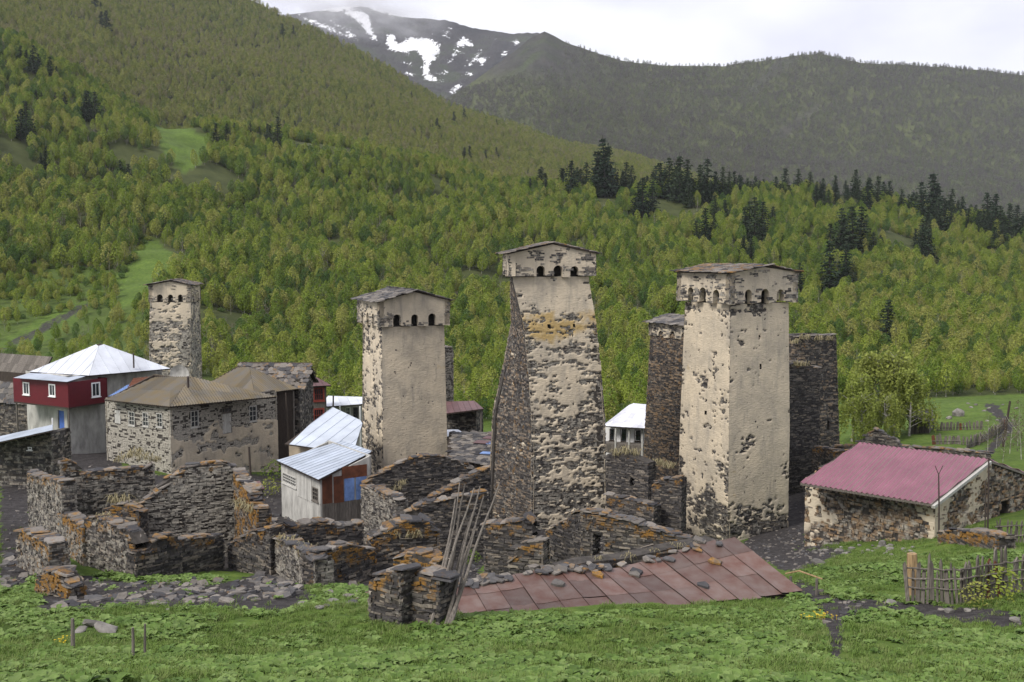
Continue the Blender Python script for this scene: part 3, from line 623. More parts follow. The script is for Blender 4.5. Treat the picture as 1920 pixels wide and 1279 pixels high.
def plaster_sheet(A, f, z0, ztop, mask, ops=(), off=.064, res=.085, lich=0.):
    nu = int(f.U / res) + 2; zm = max(ztop(u) for u in np.linspace(0, f.U, 15)); nz = int((zm - z0) / res) + 2
    U, Z = np.meshgrid(np.linspace(0, f.U, nu), np.linspace(z0, zm, nz), indexing='ij')
    w = f.pt(U, Z, 0); mk = mask(U, Z, w)
    o = np.where(mk > 0, off, -.12) ; k = np.clip(mk / .05, -1, 1) * .5 + .5
    k = np.clip(mk / .018, -1, 1) * .5 + .5; o = -.10 + (off + .10) * k + (fbm(U * 2.1, Z * 2.1, 0, 8, 4) - .5) * .035
    V = f.pt(np.where(U <= 0, -off * .98, np.where(U >= f.U, f.U + off * .98, U)), Z, o)
    idx = np.arange(nu * nz).reshape(nu, nz); q = np.stack([idx[:-1, :-1], idx[1:, :-1], idx[1:, 1:], idx[:-1, 1:]], -1).reshape(-1, 4)
    uc = (U[:-1, :-1] + U[1:, 1:]).ravel() / 2; zc = (Z[:-1, :-1] + Z[1:, 1:]).ravel() / 2
    keep = ~inop(uc, zc, ops) & (np.interp(uc, np.linspace(0, f.U, 60), [ztop(u) for u in np.linspace(0, f.U, 60)]) > zc)
    A.add(V.reshape(-1, 3), q[keep], lich=(np.broadcast_to(lich(U, Z) if callable(lich) else np.float64(lich), U.shape)).ravel())
# ------------------------------------------------------------------ slabs (irregular slates), shared meshes
def slab_mesh(seed, th=1.0):
    r = random.Random(seed); n = r.choice((5, 6, 6, 7)); A = Acc(); pts = []
    for k in range(n):
        a = 2 * math.pi * (k + r.uniform(-.28, .28)) / n + .5; rr = r.uniform(.86, 1.15)
        sx = max(-1, min(1, math.cos(a) * 1.3)) * rr; sy = max(-1, min(1, math.sin(a) * 1.3)) * rr; pts.append((sx * .5, sy * .5))
    top = [(x * .95, y * .95, .5 + r.uniform(-.15, .15)) for x, y in pts]; bot = [(x, y, -.5) for x, y in pts]
    A.add(bot + top, [(k, (k + 1) % n, n + (k + 1) % n, n + k) for k in range(n)], polys=[list(range(n))[::-1], [n + k for k in range(n)]])
    return A.mesh('slab', M['slab'])
SLABS = [slab_mesh(i) for i in range(10)]
def slab(parent, name, loc, size, rot, lichen=0., w=None):
    o = bpy.data.objects.new(name, SLABS[R.randrange(10)]); link(o, parent, loc); o.scale = size; o.rotation_euler = rot; o['lichen'] = float(lichen); return o
def coping(parent, f, ztop, th, lich=.6, ln=.5, u0=0., u1=None, layers=2):
    u1 = f.U if u1 is None else u1; u = u0 + .1; ang = math.atan2(f.e[1], f.e[0])
    while u < u1:
        l = ln * R.uniform(.7, 1.5); z = ztop(min(u, f.U)); z2 = ztop(min(u + .3, f.U)); sl = math.atan2(max(-.5, min(.5, z2 - z)), .3)
        for k in range(R.choice((1, layers, layers))):
            p = f.pt(u + R.uniform(-.1, .1), z + .02 + k * .06, -th / 2 + R.uniform(-.06, .12))
            slab(parent, 'slab', p, (l * R.uniform(.8, 1.1), (th + .12) * R.uniform(.6, 1.05), R.uniform(.03, .065)), (R.gauss(0, .05), -sl * .6 + R.gauss(0, .06), ang + R.gauss(0, .22)), lich * R.uniform(.3, 1.5))
        u += l * .62
def ruin_wall(parent, a, b, tops, th=.6, opens=(), pale=.25, lich=.35, dark=0., course=.075, ln=.31, cope=True, clich=.7, name='wall', ends=True, depth_base=.5, rough=.06):
    A_, B_ = np.array([AX(a[0], 1000) * a[1], a[1]]), np.array([AX(b[0], 1000) * b[1], b[1]])
    f = face2(A_, B_); hs = [f.hit(*t) for t in tops]; us = [h[0] for h in hs]; zs = [h[1] for h in hs]
    ztop = lambda u: float(np.interp(u, us, zs))
    zb = min(gzf(*A_), gzf(*B_)) - depth_base; ops = [f.rect(r) for r in opens]
    C = Acc(); core_panel(C, f, zb, ztop, ops, th, .45); o = C.build(name, M['core'], parent)
    S = Acc(); kw = dict(course=course, ln=ln, rough=rough, pale=pale, dark=dark)
    lf = (lambda u, z: lich + .35 * sstep(.9, .0, np.interp(u, us, zs) - z))
    stones(S, f, zb, ztop, ops, lich=lf, **kw)
    fb = face2(B_ - f.n * th, A_ - f.n * th); stones(S, fb, zb, lambda u: ztop(f.U - u), [(f.U - q[1], f.U - q[0], q[2], q[3]) for q in ops], lich=lich, **kw)
    if ends:
        for e0, e1, u in ((A_ - f.n * th, A_, 0.), (B_, B_ - f.n * th, f.U)):
            fe = face2(e0, e1); zt = ztop(u); stones(S, fe, zb, lambda _u, zt=zt: zt, (), lich=lich, **kw)
    for (u0, u1, z0, z1) in ops:            # reveals of the openings
        for uu, s in ((u0, 1), (u1, -1)):
            p0, p1 = f.pt(uu, 0, 0)[:2], f.pt(uu, 0, -th)[:2]
            fe = face2(p0, p1) if s < 0 else face2(p1, p0)
            fe.n = f.e * s; fe.c0 = np.array([p0, p0]); fe.c1 = np.array([p1, p1]); stones(S, fe, z0, lambda _u, z1=z1: z1, (), lich=lich, **kw)
        Lt = Acc(); q = f.pt((u0 + u1) / 2, z1, -th / 2); slab(o, 'lintel', q, (u1 - u0 + .5, th, .1), (0, 0, math.atan2(f.e[1], f.e[0])), .2)
    S.build('masonry', M['stone'], o, kind='stuff')
    if cope: coping(o, f, ztop, th, clich)
    return o, f, ztop
# ------------------------------------------------------------------ roofs
def plane_frame(A_, B_, T_):
    """eave from A to B, T any point up the slope: unit vectors along the eave, up the slope, normal"""
    A_, B_, T_ = Vector(A_), Vector(B_), Vector(T_); eu = (B_ - A_).normalized(); w = T_ - A_; w = (w - eu * w.dot(eu)).normalized(); n = eu.cross(w)
    if n.z < 0: n = -n
    return A_, eu, w, n
def flat4(pts):
    """make a roof face planar: points after the third are moved vertically onto the plane of the first three"""
    pts = [Vector(p) for p in pts]; n = (pts[1] - pts[0]).cross(pts[2] - pts[0])
    for p in pts[3:]: p.z = pts[0].z - (n.x * (p.x - pts[0].x) + n.y * (p.y - pts[0].y)) / n.z
    return pts
def span(poly, u):
    ys = []
    for i in range(len(poly)):
        (x0, y0), (x1, y1) = poly[i], poly[(i + 1) % len(poly)]
        if (x0 <= u <= x1) or (x1 <= u <= x0):
            if abs(x1 - x0) < 1e-9: ys += [y0, y1]
            else: ys.append(y0 + (y1 - y0) * (u - x0) / (x1 - x0))
    return (min(ys), max(ys)) if ys else (0, 0)
def sheet_roof(parent, pts, material, width=.9, kind='seam', pitch=.18, amp=.025, th=.02, name='roof_sheet', rows=1, lap=.03, jit=0.):
    """roof face (eave first: pts[0]-pts[1]) covered in metal sheets, every sheet a part"""
    pts = flat4(pts); o, eu, w, n = plane_frame(pts[0], pts[1], pts[2]); poly = [((Vector(p) - o).dot(eu), (Vector(p) - o).dot(w)) for p in pts]
    u0, u1 = min(p[0] for p in poly), max(p[0] for p in poly); k = max(1, round((u1 - u0) / width))
    for i in range(k):
        a, b = u0 + (u1 - u0) * i / k, u0 + (u1 - u0) * (i + 1) / k
        if kind == 'seam': prof = [(a + .004, .0), (a + .006, .035), (a + .03, .035), (a + .034, .004), ((a + b) / 2, .0), (b - .002, .0)]
        elif kind == 'flat': prof = [(a + .006, .012), ((a + b) / 2, .0), (b - .006, .004)]
        else:
            m_ = max(2, round((b - a) / pitch)) * 4; prof = [(a + (b - a) * q / m_ * .999, amp * math.sin(q * math.pi / 2 + .01)) for q in range(m_ + 1)]
        for r in range(rows):
            A = Acc(); V = []; hz = R.uniform(0, .008) + r * .012
            for (u, h) in prof:
                lo, hi = span(poly, min(max(u, u0 + 1e-4), u1 - 1e-4)); L = hi - lo; l0, l1 = lo + L * r / rows - (lap if r else 0), lo + L * (r + 1) / rows
                dj = R.uniform(-jit, jit)
                for ww in (l0, l1): V.append(o + eu * u + w * (ww) + n * (h + hz + .03 + dj))
            m2 = len(V); V2 = [v - n * th for v in V]; kq = len(prof)
            q = [(2 * t, 2 * t + 2, 2 * t + 3, 2 * t + 1) for t in range(kq - 1)]; qb = [(m2 + x[3], m2 + x[2], m2 + x[1], m2 + x[0]) for x in q]
            sd = []
            for t in range(kq - 1): sd += [(2 * t, m2 + 2 * t, m2 + 2 * t + 2, 2 * t + 2), (2 * t + 1, 2 * t + 3, m2 + 2 * t + 3, m2 + 2 * t + 1)]
            sd += [(0, 1, m2 + 1, m2), (2 * kq - 2, m2 + 2 * kq - 2, m2 + 2 * kq - 1, 2 * kq - 1)]
            A.add([tuple(v) for v in V + V2], q + qb + sd); A.build(name, material, parent)
def solid(A, pts, th):
    """thin plate under a roof face"""
    pts = flat4(pts); o, eu, w, n = plane_frame(pts[0], pts[1], pts[2]); k = len(pts); V = [tuple(Vector(p)) for p in pts] + [tuple(Vector(p) - n * th) for p in pts]
    A.add(V, None, polys=[list(range(k)), [k + i for i in range(k)][::-1]] + [[i, (i + 1) % k, k + (i + 1) % k, k + i] for i in range(k)])
def slate_roof(parent, pts, size=.5, lich=.3, name='slate', row=.36, th=.045, over=.12, limit=140):
    pts = flat4(pts); o, eu, w, n = plane_frame(pts[0], pts[1], pts[2]); poly = [((Vector(p) - o).dot(eu), (Vector(p) - o).dot(w)) for p in pts]
    W = max(p[1] for p in poly); u0, u1 = min(p[0] for p in poly), max(p[0] for p in poly); y = 0.0; cnt = 0
    rot0 = Matrix((eu, w, n)).transposed()
    while y < W:
        u = u0 - over + R.uniform(0, .2)
        while u < u1 + over and cnt < limit:
            lo, hi = span(poly, min(max(u, u0 + .01), u1 - .01)); s = size * R.uniform(.7, 1.4)
            if lo - .05 <= y <= hi + .05:
                p = o + eu * (u + s * .4) + w * (y + R.uniform(-.06, .06)) + n * (.05 + R.uniform(0, .03))
                mm = rot0 @ Euler((-.06 + R.gauss(0, .035), R.gauss(0, .04), R.gauss(0, .16))).to_matrix()
                slab(parent, name, p, (s, size * R.uniform(.85, 1.25), th * R.uniform(.7, 1.3)), mm.to_euler(), lich * R.uniform(0, 1.8)); cnt += 1
            u += s * .78
        y += row * R.uniform(.85, 1.15)
# ------------------------------------------------------------------ windows and doors
def fbox(A, f, u0, u1, z0, z1, o0, o1):
    p = [f.pt(u, z, o) for o in (o0, o1) for (u, z) in ((u0, z0), (u1, z0), (u1, z1), (u0, z1))]
    A.add(p, [(0, 3, 2, 1), (4, 5, 6, 7), (0, 1, 5, 4), (1, 2, 6, 5), (2, 3, 7, 6), (3, 0, 4, 7)])
def window(parent, f, op, mat_, cols=2, rows=3, fr=.07, dep=-.08, front=.03, pane='glass', name='window', sill=True):
    u0, u1, z0, z1 = op; A = Acc()
    for q in ((u0, u0 + fr, z0, z1), (u1 - fr, u1, z0, z1), (u0 + fr, u1 - fr, z0, z0 + fr), (u0 + fr, u1 - fr, z1 - fr, z1)): fbox(A, f, *q, dep, front)
    iu, iz = (u1 - u0 - 2 * fr), (z1 - z0 - 2 * fr); bar = .035
    for c in range(1, cols): x = u0 + fr + iu * c / cols; fbox(A, f, x - bar / 2, x + bar / 2, z0 + fr, z1 - fr, dep + .01, front - .02)
    for r in range(1, rows): x = z0 + fr + iz * r / rows; fbox(A, f, u0 + fr, u1 - fr, x - bar / 2, x + bar / 2, dep + .012, front - .022)
    if sill: fbox(A, f, u0 - .06, u1 + .06, z0 - .06, z0 - .003, dep, front + .06)
    o = A.build(name, mat_, parent)
    for c in range(cols):
        for r in range(rows):
            B = Acc(); fbox(B, f, u0 + fr + iu * c / cols + .018, u0 + fr + iu * (c + 1) / cols - .018, z0 + fr + iz * r / rows + .018, z0 + fr + iz * (r + 1) / rows - .018, dep + .02, dep + .03)
            B.build('pane', M[pane], o)
    return o
def boards(parent, f, op, mat_, n=5, o0=-.04, o1=.03, name='board', gap=.006, ztop=None):
    u0, u1, z0, z1 = op
    for k in range(n):
        a, b = u0 + (u1 - u0) * k / n + gap, u0 + (u1 - u0) * (k + 1) / n - gap; B = Acc(); e = R.uniform(0, .012)
        zt = min(z1, ztop((a + b) / 2)) if ztop else z1
        fbox(B, f, a, b, z0 + R.uniform(-.02, .02), zt, o0, o1 + e); B.build(name, mat_, parent)
class Box:
    """building on a plan parallelogram: near corner, and photo columns of its left and right ends"""
    def __init__(s, px, d, phi, lpx, rpx, py=900):
        ph = math.radians(phi); s.C = np.array([AX(px, py) * d, d]); ur = np.array([math.cos(ph), math.sin(ph)]); ul = np.array([-math.sin(ph), math.cos(ph)])
        sol = lambda q, u: (AX(q, py) * d - s.C[0]) / (u[0] - AX(q, py) * u[1])

        s.R = s.C + ur * sol(rpx, ur); s.L = s.C + ul * sol(lpx, ul); s.B = s.R + s.L - s.C; s.ur, s.ul, s.d = ur, ul, d
        s.fl, s.fr, s.fb, s.fk = face2(s.L, s.C), face2(s.C, s.R), face2(s.R, s.B), face2(s.B, s.L)
        s.faces = [s.fl, s.fr, s.fb, s.fk]; s.ground = min(gzf(*q) for q in (s.C, s.R, s.L, s.B))
        s.base = (float(s.C[0] + s.B[0]) / 2, float(s.C[1] + s.B[1]) / 2, min(gzf(*q) for q in (s.C, s.R, s.L)))
    def z(s, py, d=None): return ZP(py, d or s.d)
def walls(parent, bx, ztops, ops=((), (), (), ()), stone=None, pl=None, core='core', zb=None, th=.45, name='wall', plmat='plaster', pl_lich=0., faces=(0, 1, 2, 3)):
    zb = bx.ground - .4 if zb is None else zb; out = []
    for k in faces:
        f = bx.faces[k]; zt = ztops[k] if isinstance(ztops, (list, tuple)) else ztops; zt = zt if callable(zt) else (lambda u, v=zt: v)
        C = Acc(); core_panel(C, f, zb, zt, ops[k], th, .8); o = C.build(name, M[core], parent); out.append(o)
        if stone:
            S = Acc(); stones(S, f, zb, zt, ops[k], **stone); S.build('masonry', M['stone'], o, kind='stuff')
        if pl:
            Q = Acc(); plaster_sheet(Q, f, zb, zt, pl[k] if isinstance(pl, (list, tuple)) else pl, ops[k], lich=pl_lich); Q.build('plaster', M[plmat], o, smooth=True)
    return out
def gable(f, eave, rise): return lambda u: eave + rise * (1 - abs(2 * u / f.U - 1))
V3 = lambda p, z: (float(p[0]), float(p[1]), float(z))
def chimney_pipe(parent, p, h, r=.06, matn='pipe_metal', name='chimney_pipe'):
    A = Acc(); tube(A, [p, (p[0], p[1], p[2] + h)], [r, r], 8); tube(A, [(p[0], p[1], p[2] + h + .02), (p[0], p[1], p[2] + h + .1)], [r * 1.6, r * .4], 8); return A.build(name, M[matn], parent)
# ------------------------------------------------------------------ defensive towers
def tower(label, d, phi, levels, crown=None, gside='R', plaster=None, stone=None, slits=(), peak=.6, lich=0., roof_lich=.4, deep=None, crown_stone=.5, arch_fr=(.26, .51, .75)):
    ph = math.radians(phi); ur = np.array([math.cos(ph), math.sin(ph)]); ul = np.array([-math.sin(ph), math.cos(ph)])
    zs, Cc, Lc, Rc, Bc = [], [], [], [], []
    for (py, l, c, r) in levels:
        C = np.array([AX(c, py) * d, d]); sol = lambda q, u: (AX(q, py) * d - C[0]) / (u[0] - AX(q, py) * u[1])
        Lp, Rp = (np.array([AX(l, py) * (d + deep), d + deep]) if deep else C + ul * sol(l, ul)), C + ur * sol(r, ur); zs.append(ZP(py, d)); Cc.append(C); Lc.append(Lp); Rc.append(Rp); Bc.append(Lp + Rp - C)

    faces = [Face(zs, Lc, Cc), Face(zs, Cc, Rc), Face(zs, Rc, Bc), Face(zs, Bc, Lc)]
    z0, z1 = min(zs), max(zs); t = thing('watch_tower', label, 'tower', (float(Cc[-1][0] + Bc[-1][0]) / 2, float(Cc[-1][1] + Bc[-1][1]) / 2, z0 + .8), None)
    for k, f in enumerate(faces):
        ops = [f.rect(q) for kk, q in slits if kk == k]
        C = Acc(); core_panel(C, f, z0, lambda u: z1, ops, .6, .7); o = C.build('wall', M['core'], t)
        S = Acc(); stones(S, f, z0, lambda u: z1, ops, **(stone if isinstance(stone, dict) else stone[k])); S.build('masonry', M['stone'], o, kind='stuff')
        if plaster:
            Q = Acc(); plaster_sheet(Q, f, z0, lambda u: z1, plaster[k] if isinstance(plaster, (list, tuple)) else plaster, ops, lich=lich); Q.build('plaster', M['plaster'], o, smooth=True)
    if crown is None: return t, faces
    # projecting head with arched machicolations
    ytop, ybot, ov = crown; zt, zb = ZP(ytop, d), ZP(ybot, d); topc = [np.asarray(q[0]) for q in (Lc, Cc, Rc, Bc)]
    cen = sum(topc) / 4; cor = {}
    for nm, q, su, sl_ in (('L', topc[0], -1, 1), ('C', topc[1], -1, -1), ('R', topc[2], 1, -1), ('B', topc[3], 1, 1)): cor[nm] = q + ur * su * ov + ul * sl_ * ov
    H = zt - zb
    for k, (a, b) in enumerate((('L', 'C'), ('C', 'R'), ('R', 'B'), ('B', 'L'))):
        f = face2(cor[a], cor[b]); g_ = (gside == 'R' and k in (1, 3)) or (gside == 'L' and k in (0, 2)); out = [(0, zb + R.uniform(-.06, .06))]; rng_ops = []
        for fr in arch_fr:
            c0 = f.U * (fr + R.uniform(-.012, .012)); w = .31 * R.uniform(.9, 1.12); hz = H * .47 * R.uniform(.92, 1.08)
            jb = R.uniform(-.09, .09); out += [(c0 - w - .0, zb + jb)]; out += [(c0 - w * math.cos(q * math.pi / 8), zb + hz - w + w * math.sin(q * math.pi / 8)) for q in range(9)]; out += [(c0 + w, zb + R.uniform(-.09, .09))]
            rng_ops.append((c0 - w, c0 + w, zb - .2, zb + hz))
        out += [(f.U, zb + R.uniform(-.06, .06)), (f.U, zt)]
        if g_: out += [(f.U / 2, zt + peak)]
        out += [(0, zt)]
        m_ = len(out); us = [q[0] for q in out]; zz_ = [q[1] for q in out]; A = Acc()
        V = np.concatenate([f.pt(us, zz_, 0.), f.pt(us, zz_, -.42)]); A.add(V, [(i, m_ + i, m_ + (i + 1) % m_, (i + 1) % m_) for i in range(m_)], polys=[list(range(m_)), [m_ + i for i in range(m_)][::-1]], lich=0.)
        o = A.build('machicolated_wall', M['plaster'], t)
        S = Acc(); zt2 = (lambda u, f=f, g_=g_: zt + (peak * (1 - abs(2 * u / f.U - 1)) if g_ else 0))
        ntop = lambda u, z, k=k: (fbm(u * 1.1 + k * 7, z * 1.1, 0, 300 + int(d), 4) + .26 * sstep(zb + H * .62, zb + H * .1, z)) < (1 - crown_stone) 
        stones(S, f, zb, zt2, rng_ops, course=.1, ln=.36, rough=.05, pale=.35, lich=.15, base_off=-.012, skip=ntop); S.build('masonry', M['stone'], o, kind='stuff')
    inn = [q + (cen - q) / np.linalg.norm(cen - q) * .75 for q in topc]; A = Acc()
    A.add([V3(q, z) for z in (zb - .6, zt) for q in (inn[0], inn[1], inn[2], inn[3])], [(3, 2, 1, 0), (4, 5, 6, 7), (0, 1, 5, 4), (1, 2, 6, 5), (2, 3, 7, 6), (3, 0, 4, 7)]); A.build('added_arch_backing', M['core'], t)  # solid dark box added inside the head: blocks see-through, keeps arch openings dark
    # low gabled slate roof
    e = .16; L_, C_, R_, B_ = (V3(cor[k] + ur * su * e + ul * s2 * e, zt + .03) for k, su, s2 in (('L', -1, 1), ('C', -1, -1), ('R', 1, -1), ('B', 1, 1)))
    mid = lambda p, q: tuple((p[i] + q[i]) / 2 + (peak + .1 if i == 2 else 0) for i in range(3))
    A = Acc()
    sl2 = ([(L_, C_, mid(C_, R_), mid(L_, B_)), (R_, B_, mid(L_, B_), mid(C_, R_))] if gside == 'R' else [(C_, R_, mid(R_, B_), mid(C_, L_)), (B_, L_, mid(C_, L_), mid(R_, B_))])
    for s_ in sl2: solid(A, s_, .07)
    ro = A.build('roof', M['dark_wood'], t)
    for s_ in sl2: slate_roof(ro, s_, .6, roof_lich, limit=150, row=.42)
    return t, faces
# ------------------------------------------------------------------ the towers
def pmask(base, lowexp=0., lowz=0., edge=0., seed=1, sc=.8, streak=1.0, topexp=0., f_U=5.):
    def fn(U, Z, w):
        h_ = U + seed * 7.3
        n = .38 * fbm(h_ * sc, Z * sc * streak, 0, seed, 5) + .34 * fbm(h_ * sc * 1.6, Z * sc * 4.2 * streak ** .5, 0, seed + 2, 4) + .28 * fbm(h_ * sc * 5, Z * sc * 10, 0, seed + 4, 2)
        m = base - n + topexp * sstep(Z.max() - (2.6 if topexp > 0 else 1.1), Z.max() - (1.6 if topexp > 0 else .3), Z)
        m = m - lowexp * sstep(lowz + 3.2, lowz, Z + (fbm(U * .5, Z * .5, 0, seed + 3, 3) - .5) * 3)
        ed = np.minimum(U, U.max() - U); m = m - edge * sstep(.7, .0, ed) * (.4 + fbm(U, Z * .5, 0, seed + 5, 3))
        return m
    return fn
STD = dict(course=.1, ln=.36, rough=.05, pale=.3, lich=.12)
zD = ZP(1040, 67)
tower('tall cream-plastered defence tower beside the pink-roofed house', 67, 30, [(570.5, 1287, 1369.6, 1476), (572, 1287, 1369.6, 1476), (820, 1277, 1367, 1478), (900, 1275, 1366, 1476), (1090, 1266, 1364, 1474)], (512, 569, .45), 'R',
      [pmask(.635, .17, zD + 2.6, .08, 4, topexp=-.05), pmask(.67, .17, zD + 1.2, .03, 14, topexp=-.12), pmask(.6, seed=6), pmask(.6, seed=7)], STD, [(1, (1422, 1427, 682, 692)), (0, (1322, 1327, 769, 778)), (1, (1421, 1425, 629, 634))], .36, roof_lich=.6, crown_stone=.47)
tower('smooth pale plastered defence tower with a grey plank-like slab roof', 80, 24, [(613.5, 682, 717, 831), (615, 682, 717, 831), (848, 681, 719.6, 837), (1000, 680, 721, 840)], (566, 612, .40), 'R',
      [pmask(.545, .03, 2, .10, 24, .9), pmask(.80, 0.0, 2, 0., 25), pmask(.7, seed=26), pmask(.7, seed=27)], STD, [(1, (769, 772, 679, 683))], .72, roof_lich=.1, crown_stone=.36, arch_fr=(.25, .5, .735))
zC = ZP(1000, 70)
cl = lambda U, Z: .9 * sstep(1.6, .2, np.abs(Z - ZP(610, 70)))
tower('weathered leaning defence tower with bare slate buttress and lichened plaster', 70, 16, [(519.5, 957, 963, 1102), (526, 957, 963, 1102), (613, 959, 984, 1117), (700, 944, 992, 1126), (790, 925, 998, 1133.6), (960, 917, 997, 1137), (1060, 913, 997, 1139)], (476, 518, .42), 'R',
      [pmask(.33, seed=31, edge=.2), pmask(.56, .06, zC + 6, .08, 34, .9, 2.6, topexp=.12), pmask(.4, seed=35), pmask(.4, seed=36)],
      [dict(course=.1, ln=.34, rough=.06, pale=.24, lich=.38, warm=.38), dict(course=.1, ln=.36, rough=.05, pale=.42, lich=.12), STD, STD],
      [(1, (1025, 1032, 607, 615)), (1, (1072, 1078, 606, 613))], .62, lich=cl, roof_lich=.5, crown_stone=.5, deep=4.6, arch_fr=(.36, .56, .76))
tower('distant stubby stone defence tower standing behind the white hipped roof', 118, 92, [(566.5, 282, 357, 374), (568, 282, 357, 374), (700, 280, 356.6, 378.5), (860, 278, 356, 381)], (535, 566, .12), 'L',
      [pmask(.50, .05, 0, .05, 41, .9, 1.6, topexp=.1), pmask(.44, seed=42), pmask(.4, seed=43), pmask(.4, seed=44)], dict(course=.14, ln=.45, rough=.05, pale=.5, lich=.1), (), .42, roof_lich=.5, crown_stone=.42)
DK = dict(course=.1, ln=.36, rough=.06, pale=.2, lich=.36, dark=.04, warm=.5)
tower('short dark unplastered slate tower half hidden behind the cream tower', 82, 30, [(630, 1220, 1305, 1372), (640, 1220, 1305, 1372), (820, 1210, 1304, 1376), (960, 1204, 1303, 1380)], (612, 638, .1), 'R', None, DK, (), .42, roof_lich=.2, crown_stone=1.2)
t2, _f = tower('roofless dark slate tower with grass growing on its broken top', 86, 30, [(632, 1450, 1500, 1567), (840, 1448, 1500, 1573), (960, 1446, 1500, 1577)], None, 'R', None, dict(DK, dark=.08, lich=.3, warm=.4), [(1, (1551, 1556, 788, 806))])
for k, ff in enumerate(_f[:2]): coping(t2, ff, lambda u: ZP(632, 86), .6, .3)
t3 = thing('ruined_tower_annex', 'black slate wall stub leaning against the roofless dark tower', 'wall', P(1500, 960, 79))
ruin_wall(t3, (1470, 79), (1530, 80.5), [(1470, 690), (1490, 680), (1515, 682), (1530, 690)], 1.2, pale=.05, lich=.12, dark=.16, clich=.4, depth_base=1)
t4 = thing('ruined_tower', 'slender broken tower fragment behind the smooth plastered tower', 'tower', P(842, 800, 102))
ruin_wall(t4, (834, 102), (851, 102.5), [(834, 652), (842, 651), (851, 654)], 1.5, pale=.42, lich=.1, dark=.05, clich=.1, depth_base=1)
# ------------------------------------------------------------------ houses on the left
def hip(parent, N_, L_, R_, ap, ap2, material, width, kind, **k):
    N_, L_, R_, ap, ap2 = map(Vector, (N_, L_, R_, ap, ap2)); B_ = L_ + R_ - N_; sub = Acc()
    fs = [[L_, N_, ap, ap2], [N_, R_, ap], [R_, B_, ap2, ap], [B_, L_, ap2]]
    if (ap - ap2).length < .05: fs = [[L_, N_, ap], [N_, R_, ap], [R_, B_, ap], [B_, L_, ap]]
    for q in fs: solid(sub, q, .10)
    ro = sub.build('roof', M['dark_wood'], parent)
    for q in fs: sheet_roof(ro, q, material, width, kind, **k)
    return ro
# red balcony house
h = thing('house', 'whitewashed house with a white hipped metal roof and a dark red boxed balcony', 'house', P(150, 820, 88))
bx = Box(130, 87.6, 52, 50, 305, 750); ze = ZP(704.7, 88)
dr = bx.fl.rect((108, 121, 769, 806))
walls(h, bx, ze, [[dr], (), (), ()], core='whitewash', zb=bx.ground - .4)
D_ = Acc(); fbox(D_, bx.fl, dr[0] + .04, dr[1] - .04, dr[2] + .02, dr[3] - .04, -.16, -.1); D_.build('door', M['blue_paint'], h)
Np, Lp, Rp = P(167, 704.7, 88), P(56, 697.6, 90.8), P(319, 691.6, 93.2); ap = (Lp + Rp) / 2; ap.z = ZP(643.7, 92)
ro = hip(h, Np, Lp, Rp, ap, ap, M['white_metal'], .95, 'seam')
chimney_pipe(ro, P(251, 690, 91), 1.2, .07)
aw = [P(19, 708.5, 88.5), P(126, 716.7, 85.5), P(166, 706.5, 87.7), P(56, 699.5, 90.4)]
sheet_roof(h, aw, M['seam_metal'], 1.1, 'flat', name='awning_sheet')
rb = Box(128.6, 85.9, 60, 25.5, 201.7, 740); zt, zb = ZP(717.5, 85.9), ZP(767, 85.9)
ow = [rb.fl.rect((43, 56, 716, 741)), rb.fl.rect((91.5, 104.5, 719.5, 744)), rb.fr.rect((171, 188, 718, 743))]
A = Acc(); fa = (rb.L, rb.C, rb.R, rb.B); A.add([V3(q, z) for z in (zb, zb + .12) for q in fa], [(3, 2, 1, 0), (4, 5, 6, 7), (0, 1, 5, 4), (1, 2, 6, 5), (2, 3, 7, 6), (3, 0, 4, 7)]); A.build('balcony_floor', M['dark_wood'], h)
walls(h, rb, zt, [ow[:2], ow[2:], (), ()], core='red_paint', zb=zb + .123, th=.08, name='balcony_wall')
for f_, o_ in ((rb.fl, ow[0]), (rb.fl, ow[1]), (rb.fr, ow[2])): window(h, f_, o_, M['white_paint'], 2, 1, .1, -.04, .04)
for q in (rb.L, rb.C, rb.R):
    A = Acc(); q2 = q + (rb.B - q) / np.linalg.norm(rb.B - q) * .25; tube(A, [V3(q2, gzf(*q2) - .3), V3(q2, zb)], [.08, .08], 6); A.build('post', M['grey_wood'], h)
# stone house with corrugated roof
h = thing('house', 'two-storey grey stone house with a mossy brown corrugated hipped roof', 'house', P(320, 880, 82))
bx = Box(320, 80, 55, 200, 519, 800); ze = ZP(761, 80); lowz = ZP(815, 80)
wl = [bx.fl.rect((241, 253, 771, 799)), bx.fl.rect((267, 279, 772.5, 800.5)), bx.fl.rect((293, 305, 774, 802)), bx.fl.rect((214, 226, 768, 795))]
wr = [bx.fr.rect((357, 373, 771, 800)), bx.fr.rect((416, 435, 765, 811)), bx.fr.rect((466.5, 481.5, 762, 789))]
pm = lambda U, Z, w: (lowz - Z) * .35 + (fbm(U * .7, Z * .7, 0, 71, 4) - .5) * .8 - .06
wo_ = walls(h, bx, ze, [wl, wr, (), ()], dict(course=.12, ln=.4, rough=.05, pale=.72, lich=.05, dark=-.12), [lambda U, Z, w: U * 0 - 1, lambda U, Z, w: np.minimum(pm(U, Z, w), .62 - fbm(U * 1.2, Z * 2.0, 0, 73, 4)), lambda U, Z, w: U * 0 - 1, lambda U, Z, w: U * 0 - 1])
for o_ in wl[:3]: window(h, bx.fl, o_, M['white_wood'], 2, 3)
boards(h, bx.fl, wl[3], M['white_wood'], 3, -.1, -.03, 'shutter_board')
window(h, bx.fr, wr[0], M['white_wood'], 2, 3); window(h, bx.fr, wr[2], M['white_wood'], 2, 3)
